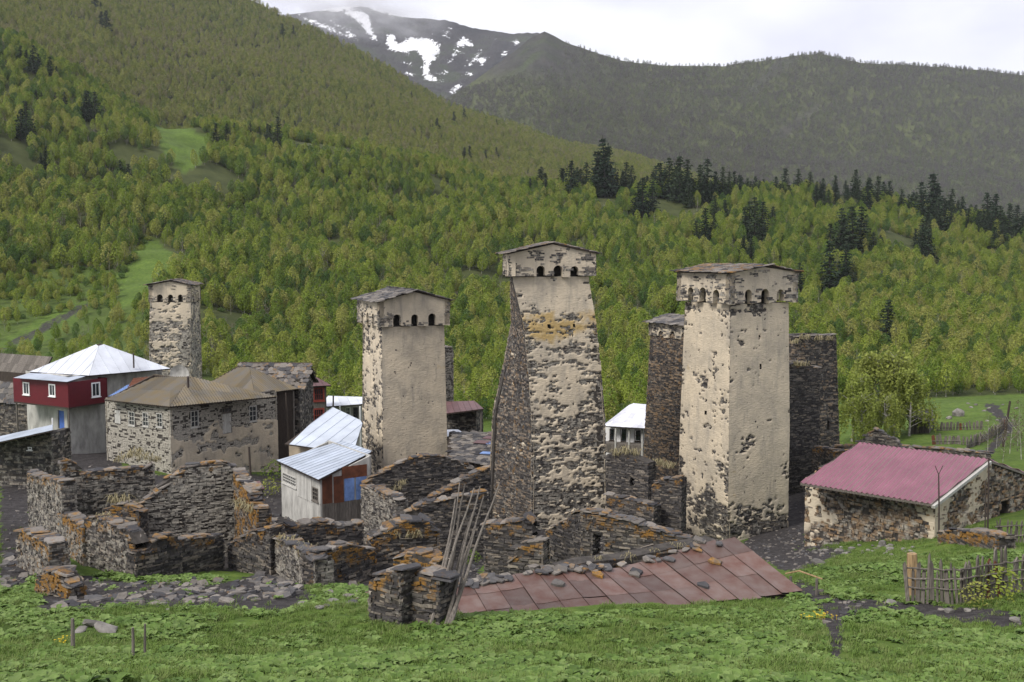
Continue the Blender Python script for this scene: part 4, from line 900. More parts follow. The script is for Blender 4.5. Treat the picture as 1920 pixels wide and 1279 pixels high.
dz = wr[1]; boards(h, bx.fr, (dz[0], dz[1], dz[2], dz[3] - .45), M['white_wood'], 4, -.12, -.04, 'door_board'); window(h, bx.fr, (dz[0], dz[1], dz[3] - .43, dz[3]), M['grey_wood'], 4, 1, .05)
Np, Lp, Rp = P(318, 763, 79.5), P(196, 750, 83.2), P(518.5, 744, 85); ap = (Lp + Rp) / 2; ap.z = ZP(707, 84); ap2 = P(288, 704, 85.5); ap2.z = ap.z
ro = hip(h, Np, Lp, Rp, ap, ap2, M['asbestos'], 1.1, 'corr', pitch=.2, amp=.03, rows=2)
chimney_pipe(ro, P(353, 727, 81.5), .8, .09)
A = Acc(); dish = P(338, 702, 90)
for k in range(4): pass
rr = [0, .35, .65, .85]; V = []; q_ = []
for i, r0 in enumerate(rr):
    for k in range(14): a = k / 14 * 6.283; V.append((dish.x + math.cos(a) * r0, dish.y - .25 + (r0 ** 2) * -.3 + .25, dish.z + math.sin(a) * r0))
q_ = [(i * 14 + k, i * 14 + (k + 1) % 14, (i + 1) * 14 + (k + 1) % 14, (i + 1) * 14 + k) for i in range(3) for k in range(14)]
A.add(V, q_); dd_ = thing('satellite_dish', 'grey satellite dish showing above the brown corrugated roof', 'dish', (dish.x, dish.y, dish.z - 2)); A.build('reflector', M['whitewash'], dd_)
A = Acc(); tube(A, [(dish.x, dish.y + .12, gzf(dish.x, dish.y)), (dish.x, dish.y + .12, dish.z)], [.04, .04], 6); A.build('mast', M['pipe_metal'], dd_)
# lean-to sheets between the two houses
t = thing('lean_to', 'low lean-to of blue and grey metal sheets squeezed between two houses', 'lean-to', P(230, 780, 87))
sheet_roof(t, [P(203, 744, 86), P(236, 735, 86.5), P(268, 717, 89), P(238, 722, 89)], M['blue_tarp'], .9, 'corr', pitch=.2)
sheet_roof(t, [P(236, 733, 87), P(262, 724, 88), P(288, 706, 90.5), P(250, 708, 90.5)], M['rusty_sheet'], .8, 'corr', pitch=.2)
for q in ((206, 744, 86.2), (262, 724, 88.1)):
    A = Acc(); w_ = P(*q); tube(A, [(w_.x, w_.y, gzf(w_.x, w_.y) - .2), (w_.x, w_.y, w_.z)], [.06, .06], 6); A.build('post', M['grey_wood'], t)
# slate roofed house behind, with its gable to the right
h = thing('house', 'tall dark stone house with a lichened slate roof behind the corrugated one', 'house', P(560, 830, 94))
bx = Box(561, 92, 85, 440, 586, 720); ze = ZP(724, 92); gr_ = ZP(681, 94) - ze
walls(h, bx, [ze, gable(bx.fr, ze, gr_), ze, gable(bx.fk, ze, gr_)], [(), (), (), ()], dict(course=.16, ln=.5, rough=.07, pale=.3, lich=.1, dark=.03))
rid = [(bx.C + bx.R) / 2, (bx.L + bx.B) / 2]; ex = bx.ul * .3
fr1 = [V3(bx.L + ex - bx.ur * .4, ze - .1), V3(bx.C - ex - bx.ur * .4, ze - .1), V3(rid[0] - ex, ze + gr_ + .05), V3(rid[1] + ex, ze + gr_ + .05)]
fr2 = [V3(bx.R - ex + bx.ur * .4, ze - .1), V3(bx.B + ex + bx.ur * .4, ze - .1), V3(rid[1] + ex, ze + gr_ + .05), V3(rid[0] - ex, ze + gr_ + .05)]
A = Acc(); solid(A, fr1, .1); solid(A, fr2, .1); ro = A.build('roof', M['dark_wood'], h); slate_roof(ro, fr1, .5, .45, limit=170, row=.45); slate_roof(ro, fr2, .7, .5, limit=60, row=.7)
for lv in (770, 815):         # wooden gallery on the front
    A = Acc(); z_ = ZP(lv, 90); p0, p1 = bx.C - bx.ur * 1.1 + bx.ul * 3.2, bx.C - bx.ur * 1.1 + bx.ul * .2; ff = face2(p0, p1); fbox(A, ff, 0, ff.U, z_, z_ + .12, -1., .0); A.build('gallery_floor', M['grey_wood'], h)
    boards(h, ff, (0, ff.U, z_ + .12, z_ + .95), M['grey_wood'], 12, -.06, -.02, 'railing_board')
for k in (0, .5, 1):
    A = Acc(); q = p0 + (p1 - p0) * k; tube(A, [V3(q, bx.ground), V3(q, ze - .3)], [.08, .08], 6); A.build('post', M['grey_wood'], h)
h = thing('shed', 'low outbuilding with a rusty grey corrugated hipped roof behind the stone house', 'shed', P(450, 800, 89))
bx = Box(470, 88, 45, 390, 552, 740); walls(h, bx, ZP(738, 88), core='dark_wood', th=.2)
Np, Lp, Rp = P(478, 743, 87.3), P(378, 717, 92), P(560, 733, 91); Lp.z = Rp.z = Np.z = ZP(738, 88); ap = (Lp + Rp) / 2; ap.z = ZP(690, 91); ap2 = ap + Vector((-1.2, .8, 0))
hip(h, Np, Lp, Rp, ap, ap2, M['asbestos'], 1., 'corr', pitch=.22, amp=.03)
# building with red glazed windows
h = thing('house', 'narrow wooden house with two storeys of red framed glazing', 'house', P(598, 810, 106))
bx = Box(585, 105, 25, 570, 612, 750); ze = ZP(724, 105); wn_ = [bx.fr.rect((587, 608.5, 727, 752)), bx.fr.rect((587, 608.5, 766, 791))]
walls(h, bx, ze, [(), wn_, (), ()], core='grey_wood', th=.12)
for o_ in wn_: window(h, bx.fr, o_, M['red_frame'], 4, 2, .16)
Np, Lp, Rp = Vector(V3(bx.C - bx.ur * .4 - bx.ul * .4, ze)), Vector(V3(bx.L - bx.ur * .4 + bx.ul * .4, ze)), Vector(V3(bx.R + bx.ur * .4 - bx.ul * .4, ze)); ap = (Lp + Rp) / 2; ap.z = ZP(706, 107)
hip(h, Np, Lp, Rp, ap, ap, M['maroon_metal'], .8, 'seam')
# white house with porch
h = thing('house', 'small white-roofed house with a columned porch left of the smooth tower', 'house', P(640, 810, 112))
bx = Box(612, 110, 25, 595, 686, 770); ze = ZP(759, 110); wn_ = [bx.fr.rect((648, 657, 764, 784)), bx.fr.rect((662, 672, 764, 790))]
walls(h, bx, ze, [(), wn_, (), ()], core='whitewash', th=.3); window(h, bx.fr, wn_[0], M['white_paint'], 2, 3); window(h, bx.fr, wn_[1], M['grey_wood'], 2, 4)
fr1 = [P(606, 763, 108.5), P(682, 758, 109.5), P(684, 745, 113), P(611, 728, 114)]; A = Acc(); solid(A, fr1, .1); ro = A.build('roof', M['dark_wood'], h); sheet_roof(ro, fr1, M['white_metal'], .9, 'seam')
for q in (612, 637, 675):
    A = Acc(); w_ = P(q, 762, 108.8); tube(A, [(w_.x, w_.y, gzf(w_.x, w_.y)), (w_.x, w_.y, w_.z)], [.09, .09], 6); A.build('column', M['white_paint'], h)
# broad white roof
h = thing('house', 'low house under a broad plain white metal roof in front of the smooth tower', 'house', P(590, 870, 77))
bx = Box(612, 75.2, 50, 542, 655, 850); walls(h, bx, ZP(845, 75.2), core='beige_render', th=.3)
fr1 = [P(533.5, 832.5, 76), P(662, 850, 73.8), P(681, 791, 79), P(625, 796, 82)]; A = Acc(); solid(A, fr1, .08); ro = A.build('roof', M['dark_wood'], h); sheet_roof(ro, fr1, M['pale_blue_metal'], 1.0, 'seam')
# barn with patchwork wall
h = thing('barn', 'patched wooden barn with a light seamed metal roof, rusty sheets and a blue panel', 'barn', P(600, 990, 63))
bx = Box(601, 62, 34, 528, 697, 930); ze = ZP(901, 62); zr = ZP(850, 64.5); mz = ZP(945, 62)
frz = lambda u: ze + (zr - ze) * min(1, u / bx.fr.U)
wl = [bx.fl.rect((530, 556, 884, 916)), bx.fl.rect((586, 597, 912, 942))]; zmid = bx.fl.rect((530, 590, 925, 950))[2]
walls(h, bx, [ze, frz, zr, lambda u: zr + (ze - zr) * u / bx.fk.U], [wl, (), (), ()], core='whitewash', th=.12)
window(h, bx.fl, wl[0], M['white_wood'], 7, 3, .08); window(h, bx.fl, wl[1], M['grey_wood'], 3, 3, .06)
u_, z_ = bx.fl.hit(560, 930); boards(h, bx.fl, (wl[0][1] + .15, wl[1][0] - .1, z_, ze - .1), M['white_wood'], 11, .0, .03)
lowp = [(603, 624, 893, 945), (624.5, 645, 894, 941), (640, 688, 876, 892)]
for k, q in enumerate(lowp): A = Acc(); u0, u1, z0_, z1_ = bx.fr.rect(q); fbox(A, bx.fr, u0 + .02, u1 - .02, z0_, z1_, .005, .03 + .012 * k); A.build('rusty_panel', M['rusty_sheet'], h)
for q in ((645, 664, 892, 937), (667, 687, 887, 934)): A = Acc(); fbox(A, bx.fr, *bx.fr.rect(q), .01, .05); A.build('blue_panel', M['blue_tarp'], h)
u0, u1, z0_, z1_ = bx.fr.rect((604, 680, 945, 972)); boards(h, bx.fr, (u0, u1, z0_, z1_ - .02), M['grey_wood'], 14, .005, .03)
fr1 = [P(519, 864, 66.9), P(597, 900, 61.3), P(699, 847, 64.7), P(641, 827, 68.4)]; A = Acc(); solid(A, fr1, .1); ro = A.build('roof', M['dark_wood'], h); sheet_roof(ro, fr1, M['seam_metal'], .5, 'seam')
# far left
h = thing('house', 'old stone house with a broken slate roof at the left edge behind the balcony', 'house', P(20, 860, 92))
bx = Box(104, 94, 68, -60, 130, 780); ze = ZP(757, 94); walls(h, bx, ze, stone=dict(course=.13, ln=.42, rough=.06, pale=.22, lich=.25))
fr1 = [V3(bx.L, ze), V3(bx.C, ze), V3((bx.C + bx.R) / 2, ze + 1.6), V3((bx.L + bx.B) / 2, ze + 1.6)]; A = Acc(); solid(A, fr1, .1); solid(A, [V3(bx.R, ze), V3(bx.B, ze), fr1[3], fr1[2]], .1)
ro = A.build('roof', M['dark_wood'], h); slate_roof(ro, fr1, .7, .25, limit=120, row=.5)
h = thing('barn', 'weathered barn with a dark plank roof behind the white hipped roof', 'barn', P(60, 740, 108))
bx = Box(80, 106, 62, -60, 118, 700); ze = ZP(703, 106); walls(h, bx, ze, core='dark_wood', th=.2)
fr1 = [V3(bx.L, ze), V3(bx.C, ze), V3((bx.C + bx.R) / 2, ze + 1.7), V3((bx.L + bx.B) / 2, ze + 1.7)]; A = Acc(); solid(A, fr1, .1); ro = A.build('roof', M['dark_wood'], h); sheet_roof(ro, fr1, M['grey_wood'], .4, 'flat', name='roof_plank', rows=2)
h = thing('shed', 'small stone shed with a single light metal roof sheet at the left edge', 'shed', P(50, 885, 69))
bx = Box(97, 68, 80, -30, 132, 840); ze = ZP(812, 68); wn_ = [bx.fl.rect((52, 60, 838, 844))]
ztl = lambda u: ze - .75 + .75 * u / bx.fl.U
walls(h, bx, [ztl, ze, lambda u: ze - .75 * u / bx.fb.U, ze - .75], [wn_, (), (), ()], dict(course=.12, ln=.4, rough=.06, pale=.28, lich=.1)); window(h, bx.fl, wn_[0], M['white_paint'], 1, 1, .05)
fr1 = [P(-40, 838, 66.6), P(99, 807, 66.6), P(99, 797, 69.5), P(-40, 816, 69.5)]; A = Acc(); solid(A, fr1, .06); ro = A.build('roof', M['dark_wood'], h); sheet_roof(ro, fr1, M['seam_metal'], 1.2, 'flat')
# ------------------------------------------------------------------ houses behind the towers
h = thing('house', 'stone house with a maroon seamed metal roof right of the smooth tower', 'house', P(870, 830, 97))
bx = Box(892, 95, 70, 820, 905, 790); ze = ZP(772, 95); walls(h, bx, ze, stone=dict(course=.14, ln=.42, rough=.06, pale=.3, lich=.05, dark=.03))
fr1 = [P(820, 778, 93.5), P(907, 767, 94), P(890, 752, 98), P(832, 741, 99)]; A = Acc(); solid(A, fr1, .1); ro = A.build('roof', M['dark_wood'], h); sheet_roof(ro, fr1, M['maroon_metal'], .55, 'seam')
A = Acc(); w_ = P(902, 772, 94.2); tube(A, [(w_.x, w_.y, gzf(w_.x, w_.y)), tuple(w_)], [.08, .08], 6); A.build('post', M['grey_wood'], h)
h = thing('shed', 'low shed under a white metal sheet tucked behind the smooth tower', 'shed', P(855, 850, 88))
bx = Box(866, 87, 60, 822, 880, 820); walls(h, bx, ZP(817, 87), stone=dict(course=.14, ln=.4, rough=.06, pale=.2)); fr1 = [P(822, 820, 86), P(879, 817, 86.5), P(862, 806, 89.5), P(822, 803, 89.5)]; A = Acc(); solid(A, fr1, .06); ro = A.build('roof', M['dark_wood'], h); sheet_roof(ro, fr1, M['white_metal'], 1., 'flat')
h = thing('house', 'low house whose slate roof is patched with red and blue sheets', 'house', P(880, 890, 79))
bx = Box(905, 76.5, 30, 846, 930, 870); walls(h, bx, ZP(866, 77), stone=dict(course=.14, ln=.4, rough=.06, pale=.2, dark=.05))
fr1 = [P(838, 858, 77.5), P(930, 874, 75.5), P(930, 812, 83), P(842, 812, 83.5)]; A = Acc(); solid(A, fr1, .08); ro = A.build('roof', M['dark_wood'], h); slate_roof(ro, fr1, .55, .0, limit=170, row=.42)
o_, eu, w_, n_ = plane_frame(fr1[0], fr1[1], fr1[2])
for (u, v, a, b_, mm) in ((.3, 4.6, 2.2, .7, 'maroon_metal'), (.2, 3.4, 1.2, .7, 'maroon_metal'), (1.2, 3.6, 1.1, .6, 'blue_tarp'), (1.9, 1.5, 1.0, .5, 'blue_tarp'), (.2, 5.6, 1.5, .6, 'rust_metal'), (2.3, 5.6, .9, .6, 'maroon_metal')):
    A = Acc(); c4 = [o_ + eu * (u + du) + w_ * (v + dv + du * .25) + n_ * .15 for du, dv in ((0, 0), (a, 0), (a, b_), (0, b_))]; solid(A, [tuple(q) for q in c4], .03); A.build('patch_sheet', M[mm], ro)
h = thing('house', 'white boarded house with a patchwork metal roof between two towers', 'house', P(1175, 840, 98))
bx = Box(1210, 96, 72, 1134, 1225, 810); ze = ZP(802, 96); zf = ZP(831, 96)
wn_ = [bx.fl.rect((1143, 1151, 804, 826)), bx.fl.rect((1164, 1174, 804, 829)), bx.fl.rect((1190, 1201, 806, 828))]
walls(h, bx, ze, [wn_, (), (), ()], core='white_paint', th=.15)
for o_ in wn_: window(h, bx.fl, o_, M['dark_wood'], 1, 2, .06)
p0, p1 = bx.L - bx.ur * 1., bx.C - bx.ur * 1.; ff = face2(p0, p1); A = Acc(); fbox(A, ff, 0, ff.U, zf - .15, zf, -1., 0); A.build('porch_floor', M['grey_wood'], h); boards(h, ff, (0, ff.U, zf - .9, zf - .15), M['grey_wood'], 14, -.05, -.01, 'skirt_board')
for k in (.02, .33, .66, .98): A = Acc(); q = p0 + (p1 - p0) * k; tube(A, [V3(q, bx.ground - .3), V3(q, ze)], [.09, .09], 6); A.build('post', M['white_wood'], h)
fr1 = [P(1131, 799, 96.3), P(1216, 804, 94), P(1216, 760, 98.5), P(1184, 759, 99.5)]; A = Acc(); solid(A, fr1, .08); ro = A.build('roof', M['dark_wood'], h); sheet_roof(ro, fr1, M['patch_metal'], .55, 'flat', rows=5)
# ------------------------------------------------------------------ pink roofed house
h = thing('barn', 'low stone barn with a bright pink corrugated metal roof', 'barn', P(1750, 1031, 51))
bx = Box(1753, 50, 37, 1512, 2010, 950); ze = ZP(944, 50); hw = bx.fr.U; sol = (AX(1853.6, 862) * 50 - bx.C[0]) / (bx.ur[0] - AX(1853.6, 862) * bx.ur[1])
dp = 50 + bx.ur[1] * sol; zr = ZP(866, dp)
gt = lambda u: zr - (zr - ze) * abs(u - sol) / sol
brow = dict(course=.115, ln=.29, rough=.09, pale=.36, lich=.3, dark=-.06, warm=.62)
pmk = lambda U, Z, w: .34 - fbm(U * .6, Z * .8, 0, 81, 4) + .25 * sstep(1.2, .2, U) + .22 * sstep(bx.fl.U - 2, bx.fl.U, U)
pmr = lambda U, Z, w: .58 - fbm(U * .6, Z * .8, 0, 83, 4) - .35 * sstep(3, 6, U)
walls(h, bx, [ze, gt, gt(hw), lambda u: gt(hw - u)], [(), [bx.fr.rect((1875, 1890, 942, 968))], (), ()], brow, [pmk, pmr, lambda U, Z, w: U * 0 - 1, lambda U, Z, w: U * 0 - 1])
f1 = [P(1500, 906, 53.9), P(1746.5, 945.7, 49.4), P(1853.6, 862, dp - .2)]; f1.append(f1[0] + f1[2] - f1[1])
A = Acc(); solid(A, f1, .12); ex2 = Vector((bx.ur[0], bx.ur[1], 0)) * sol; f2 = [Vector(f1[2]) + ex2 + Vector((0, 0, -(zr - ze))), Vector(f1[3]) + ex2 + Vector((0, 0, -(zr - ze))), Vector(f1[3]), Vector(f1[2])]
solid(A, f2, .12); ro = A.build('roof', M['grey_wood'], h); sheet_roof(ro, f1, M['pink_metal'], 1.05, 'corr', pitch=.26, amp=.045); sheet_roof(ro, f2, M['pink_metal'], 1.05, 'corr', pitch=.26, amp=.045)
o_, eu, w_, n_ = plane_frame(f1[0], f1[1], f1[2]); L_ = (Vector(f1[1]) - Vector(f1[0])).length
for k in range(22):
    A = Acc(); c = o_ + eu * (L_ * (k + .5) / 22) + w_ * .05 - n_ * .16; tube(A, [tuple(c - w_ * .1), tuple(c + w_ * .7)], [.05, .05], 6); A.build('rafter', M['dark_wood'], h)
A = Acc(); c0, c1 = Vector(f1[1]) + eu * .03 - n_ * .06, Vector(f1[2]) + eu * .03 - n_ * .06; solid(A, [tuple(c0 - eu * .05), tuple(c0 + eu * .12), tuple(c1 + eu * .12), tuple(c1 - eu * .05)], .15); A.build('barge_board', M['white_wood'], h)
# ------------------------------------------------------------------ ruins
r = thing('ruined_house', 'large roofless slate ruin with orange lichen on its wall tops', 'ruin', P(260, 1085, 46))
def W(*a, **k): return ruin_wall(r, *a, **k)
W((56, 56), (119, 48.5), [(56, 890), (75, 896), (119, 905)], .6, [(71, 76, 905, 938), (90, 95, 912, 945)], pale=.40, lich=.25)
W((110, 49.5), (156, 45.2), [(110, 962), (130, 970), (156, 990)], .6, pale=.42, lich=.5)
W((158, 45.4), (253, 42.1), [(158, 975), (185, 972), (215, 985), (245, 1000), (248, 1032), (255, 1036)], .6, pale=.38, lich=.3)
W((253, 42), (337, 43.6), [(253, 1038), (290, 1033), (292, 1007), (330, 1005), (337, 1015)], .6, pale=.12, lich=.2, dark=.08)
W((338, 43.9), (418, 46), [(338, 1016), (360, 1010), (385, 1006), (418, 1008)], .6, pale=.2, lich=.2, dark=.05)
W((428, 46.5), (507, 44), [(428, 1024), (450, 1010), (480, 996), (507, 990)], .65, pale=.1, lich=.25, dark=.08)
W((258, 49.6), (442, 51.4), [(258, 950), (272, 940), (290, 928), (315, 900), (350, 876), (385, 871), (425, 870), (442, 879)], .6, [(317, 322, 951, 955), (343, 349, 950, 955)], pale=.55, lich=.15, dark=-.06)
W((120, 52.5), (292, 54.5), [(119, 868), (136, 864), (138, 890), (200, 884), (285, 877), (287, 868), (292, 868)], .6, pale=.42, lich=.25)
W((442, 51), (483, 46.6), [(442, 885), (452, 905), (462, 912), (470, 945), (483, 956)], .6, pale=.2, lich=.6)
W((200, 49), (262, 48.5), [(200, 955), (230, 945), (262, 962)], .6, pale=.2, lich=.3)
r = thing('ruined_house', 'crumbling wall end overlooking the muddy lane left of the large ruin', 'ruin', P(70, 1076, 42)); W((33, 44.5), (92, 40.4), [(33, 998), (50, 996), (70, 1008), (92, 1022)], .7, pale=.38, lich=.4)
r = thing('ruined_house', 'low broken wall stub with orange lichen beside the slate-strewn path', 'ruin', P(95, 1140, 36)); W((64, 37.4), (124, 35.6), [(64, 1090), (85, 1072), (110, 1075), (124, 1100)], .6, pale=.35, lich=.55)
r = thing('ruined_house', 'grassy-topped ruined corner of two slate walls below the barn', 'ruin', P(590, 1125, 41))
W((494, 45.5), (590, 40), [(494, 1003), (520, 1010), (550, 1026), (590, 1047)], .7, pale=.42, lich=.15)
W((591, 40), (703, 42.6), [(591, 1052), (604, 1036), (625, 1033), (643, 1025), (665, 1022), (703, 1034)], .7, pale=.08, lich=.4, dark=.06)
r = thing('ruined_wall', 'dark collapsed wall directly below the patched barn', 'ruin', P(610, 1030, 50)); W((540, 49.5), (680, 51), [(540, 992), (575, 985), (600, 978), (640, 988), (680, 982)], .9, pale=.05, lich=.2, dark=.1)
r = thing('ruined_wall', 'mossy rubble wall behind the two slate pillars', 'ruin', P(760, 1080, 43)); W((698, 43.6), (822, 44.6), [(698, 1012), (720, 1000), (760, 978), (800, 980), (822, 1000)], .9, pale=.1, lich=.4, dark=.04)
W((740, 38), (812, 37), [(740, 1050), (765, 1038), (790, 1042), (812, 1060)], .9, pale=.12, lich=.45)
r = thing('ruined_doorway', 'pair of slate pillars of a ruined doorway beside the leaning poles', 'ruin', P(757, 1188, 28.8))
W((693, 29.2), (751, 28.5), [(693, 1088), (720, 1078), (751, 1074)], .85, pale=.22, lich=.3, course=.075, ln=.3)
W((760, 28.9), (822, 28.4), [(760, 1084), (790, 1080), (822, 1086)], .8, pale=.2, lich=.3, course=.075, ln=.3)
r = thing('ruined_house', 'roofless gabled ruin with orange slab copings below the smooth tower', 'ruin', P(780, 1010, 57))
W((679, 58), (744, 54), [(679, 914), (700, 916), (720, 925), (744, 937)], .6, [(698, 704, 958, 966)], pale=.42, lich=.12)
W((690, 63), (892, 65), [(690, 905), (715, 888), (745, 872), (775, 860), (800, 856), (830, 858), (860, 865), (892, 882)], .6, pale=.03, lich=.12, dark=.13)
W((771, 57.5), (919, 60.5), [(771, 960), (820, 930), (870, 900), (919, 877)], .6, pale=.03, lich=.15, dark=.11)
W((743, 53), (915, 54), [(743, 972), (770, 958), (796, 947), (850, 934), (915, 923)], .6, [(846, 858, 975, 994)], pale=.08, lich=.18, dark=.08)
r = thing('ruined_house', 'ruined slate walls with a doorway between the leaning tower and the rusty roof', 'ruin', P(1080, 1060, 46))
W((909, 45.6), (1016, 44.4), [(909, 986), (950, 980), (992, 975), (995, 1000), (1000, 1014), (1016, 1016)], .65, pale=.12, lich=.25, dark=.05)
W((1022, 48.5), (1091, 46.2), [(1022, 998), (1050, 982), (1091, 959)], .6, pale=.08, lich=.2, dark=.08)
W((1091, 46), (1292, 43.6), [(1091, 959), (1130, 964), (1180, 978), (1230, 995), (1292, 1013)], .65, [(1111, 1134, 999, 1060)], pale=.15, lich=.35, dark=.02)
W((955, 42.8), (1018, 42.2), [(955, 1055), (975, 1030), (990, 1016), (1018, 1014)], .6, pale=.15, lich=.3)
r = thing('terrace_wall', 'overgrown stone terrace wall between the leaning and the cream tower', 'wall', P(1175, 930, 66))
W((1137, 67), (1214, 65), [(1137, 852), (1160, 848), (1185, 856), (1214, 868)], .8, [(1181, 1190, 893, 912)], pale=.05, lich=.12, dark=.08, cope=False)
W((1222, 62.5), (1276, 61.5), [(1222, 915), (1240, 900), (1276, 897)], .7, pale=.05, lich=.25, dark=.1)
W((1137, 63), (1225, 61), [(1137, 930), (1180, 938), (1225, 950)], .8, pale=.1, lich=.25, dark=.05)
r = thing('retaining_wall', 'low dry-stone retaining wall under the grassy mound by the pink-roofed barn', 'wall', P(1810, 1030, 45)); W((1760, 46.5), (1870, 42.5), [(1760, 1000), (1800, 994), (1840, 1000), (1870, 1004)], .8, pale=.15, lich=.4)
r = thing('yard_wall', 'long stone yard wall with a broken peak behind the pink roof', 'wall', P(1700, 860, 74)); W((1560, 76), (1850, 71), [(1560, 838), (1605, 836), (1628, 815), (1642, 806), (1660, 815), (1690, 838), (1760, 842), (1850, 850)], .6, pale=.25, lich=.1)
r = thing('yard_wall', 'short curved stone wall joining the dark tower to the pink-roofed barn', 'wall', P(1550, 870, 76)); W((1520, 79), (1595, 72), [(1520, 838), (1550, 842), (1575, 848), (1595, 842)], .7, pale=.1, lich=.3, dark=.05)
# grassy tufts hanging over wall tops
def tuft_mesh(seed, n=34, l=.45):
    rng = np.random.default_rng(seed); A = Acc()
    for k in range(n):
        a = rng.uniform(0, 6.283); b0 = np.array([rng.normal(0, .12), rng.normal(0, .12), 0]); d_ = np.array([math.cos(a), math.sin(a), 0]); s = np.array([-math.sin(a), math.cos(a), 0]) * .012; ll = l * rng.uniform(.5, 1.2)
        p1 = b0 + d_ * ll * .35 + np.array([0, 0, ll * .6]); p2 = b0 + d_ * ll * .8 + np.array([0, 0, ll * .35 * rng.uniform(-.6, 1.6)])
        A.add([b0 - s, b0 + s, p1 + s, p1 - s, p2], [(0, 1, 2, 3)], polys=[[3, 2, 4]])
    return A
TUF = [tuft_mesh(i).mesh('tuft', M['dry_grass']) for i in range(4)]
for (px_, py_, d_, s_) in [(240, 855, 55, 1.3), (255, 850, 56, 1.5), (270, 858, 55.5, 1.4), (225, 862, 55, 1.), (290, 862, 56, 1.1), (215, 938, 49, 1.3), (232, 940, 49, 1.4), (248, 948, 49, 1.), (190, 972, 44.8, 1.), (200, 975, 44.5, 1.2), (445, 945, 49, 1.2), (458, 950, 48, 1.4), (470, 955, 47, 1.2),
        (530, 1012, 43.5, 1.1), (545, 1020, 43, 1.3), (560, 1028, 42.4, 1.2), (575, 1036, 41.6, 1.3), (590, 1045, 40.8, 1.), (730, 1000, 44, 1.), (745, 1000, 44, 1.), (775, 1003, 44, 1.2), (1155, 850, 66.3, 1.5), (1175, 846, 66, 1.6), (1190, 850, 66, 1.5), (1240, 868, 66, 1.3), (1255, 874, 65, 1.4), (1225, 868, 66, 1.3), (745, 915, 62, 1.), (755, 905, 62, 1.),
        (1490, 640, 85.5, 1.4), (1510, 632, 85.5, 1.5), (1535, 634, 86.5, 1.4), (1555, 634, 87, 1.3), (1495, 682, 79, 1.3), (1510, 682, 79, 1.3), (1120, 1050, 35.9, .7), (1180, 1046, 36.4, .8), (1225, 1036, 36.9, .8), (1270, 1026, 37.3, .8), (1310, 1020, 37.7, .7)]:
    w_ = P(px_, py_ + 4, d_ + .2); o = bpy.data.objects.new('grass_tuft', TUF[R.randrange(4)]); link(o, None, w_); o.scale = (s_,) * 3; o.rotation_euler = (0, 0, R.uniform(0, 6)); tag(o, 'tuft of pale dry grass growing on a crumbling wall top', 'grass', 'dry grass tufts on wall tops')
# ------------------------------------------------------------------ sagging rusty roof in front
h = thing('sunken_shed', 'half-buried stone shed under a sagging rusty sheet-metal roof', 'shed', P(1150, 1150, 35))
NP = 14; eL, eR, rL, rR = P(880, 1181, 30.2), P(1505, 1109, 34.0), P(838, 1096, 32.8), P(1374, 1005, 37.2)
rowpy = np.interp(np.linspace(0, 1, NP + 1), [0, .36, .45, .62, .8, 1], [0, -10 * 0, 2, 14, 14, 0])
def roofpt(s, v):
    e = eL.lerp(eR, s); q = rL.lerp(rR, s); p = e.lerp(q, v); sag = .42 * math.exp(-((s - .62) / .22) ** 2) * v + .10 * math.exp(-((s - .15) / .12) ** 2) * v
    return p - Vector((0, 0, sag)) + Vector((0, 0, .05 * (float(vnoise(s * 9, v * 3, 0, 5)) - .5)))
nrm = (eR - eL).cross(rL - eL).normalized()
A = Acc(); G_ = [(s / 28, v / 5) for s in range(29) for v in range(6)]; A.add([tuple(roofpt(*q) - nrm * .06) for q in G_] + [tuple(roofpt(*q) - nrm * .12) for q in G_], [(i * 6 + j, (i + 1) * 6 + j, (i + 1) * 6 + j + 1, i * 6 + j + 1) for i in range(28) for j in range(5)]); ro = A.build('roof', M['dark_wood'], h)
for i in range(NP):
    for j, (v0, v1) in enumerate(((-.02, .36 + R.uniform(-.03, .03)), (.34, .72), (.70, 1.0))):
        if j == 2 and (i * 7) % 3 == 1: v0, v1 = .70, .97
        off = .008 * j + R.uniform(.004, .02); A = Acc(); V = []; n1, n2 = 4, 4
        dv = R.uniform(-.025, .025) if j == 0 else 0; sk = .12 / NP
        for a_ in range(n1 + 1):
            for b_ in range(n2 + 1):
                s = (i + a_ / n1 * .994) / NP; v = v0 + dv + (v1 - v0 - dv) * b_ / n2; ed = .028 if a_ == 0 else (.006 if a_ == n1 else 0)
                V.append(tuple(roofpt(min(1, s + sk * 0), v) + nrm * (off + ed + R.uniform(0, .006))))
        k = len(V); V += [tuple(Vector(q) - nrm * .006) for q in V]; q = [(a_ * 5 + b_, (a_ + 1) * 5 + b_, (a_ + 1) * 5 + b_ + 1, a_ * 5 + b_ + 1) for a_ in range(n1) for b_ in range(n2)]
        A.add(V, q + [(k + x[3], k + x[2], k + x[1], k + x[0]) for x in q]); A.build('roof_sheet', M['rust_metal'], ro)
A = Acc(); V = []      # bent flap at the left end
for b_ in range(7):
    p = roofpt(0, b_ / 6 * 1.0); V += [tuple(p + nrm * .03), tuple(p + Vector((-.22 - .1 * math.sin(b_), -.05, -.16 - .06 * math.cos(b_ * 2)))), tuple(p + Vector((-.30, -.1, -.42)))]
A.add(V, [(3 * b_ + c, 3 * b_ + c + 1, 3 * b_ + c + 4, 3 * b_ + c + 3) for b_ in range(6) for c in range(2)]); A.build('bent_flashing', M['rust_metal'], ro)
hb = lambda p, q: face2(np.array([p.x, p.y]), np.array([q.x, q.y]))
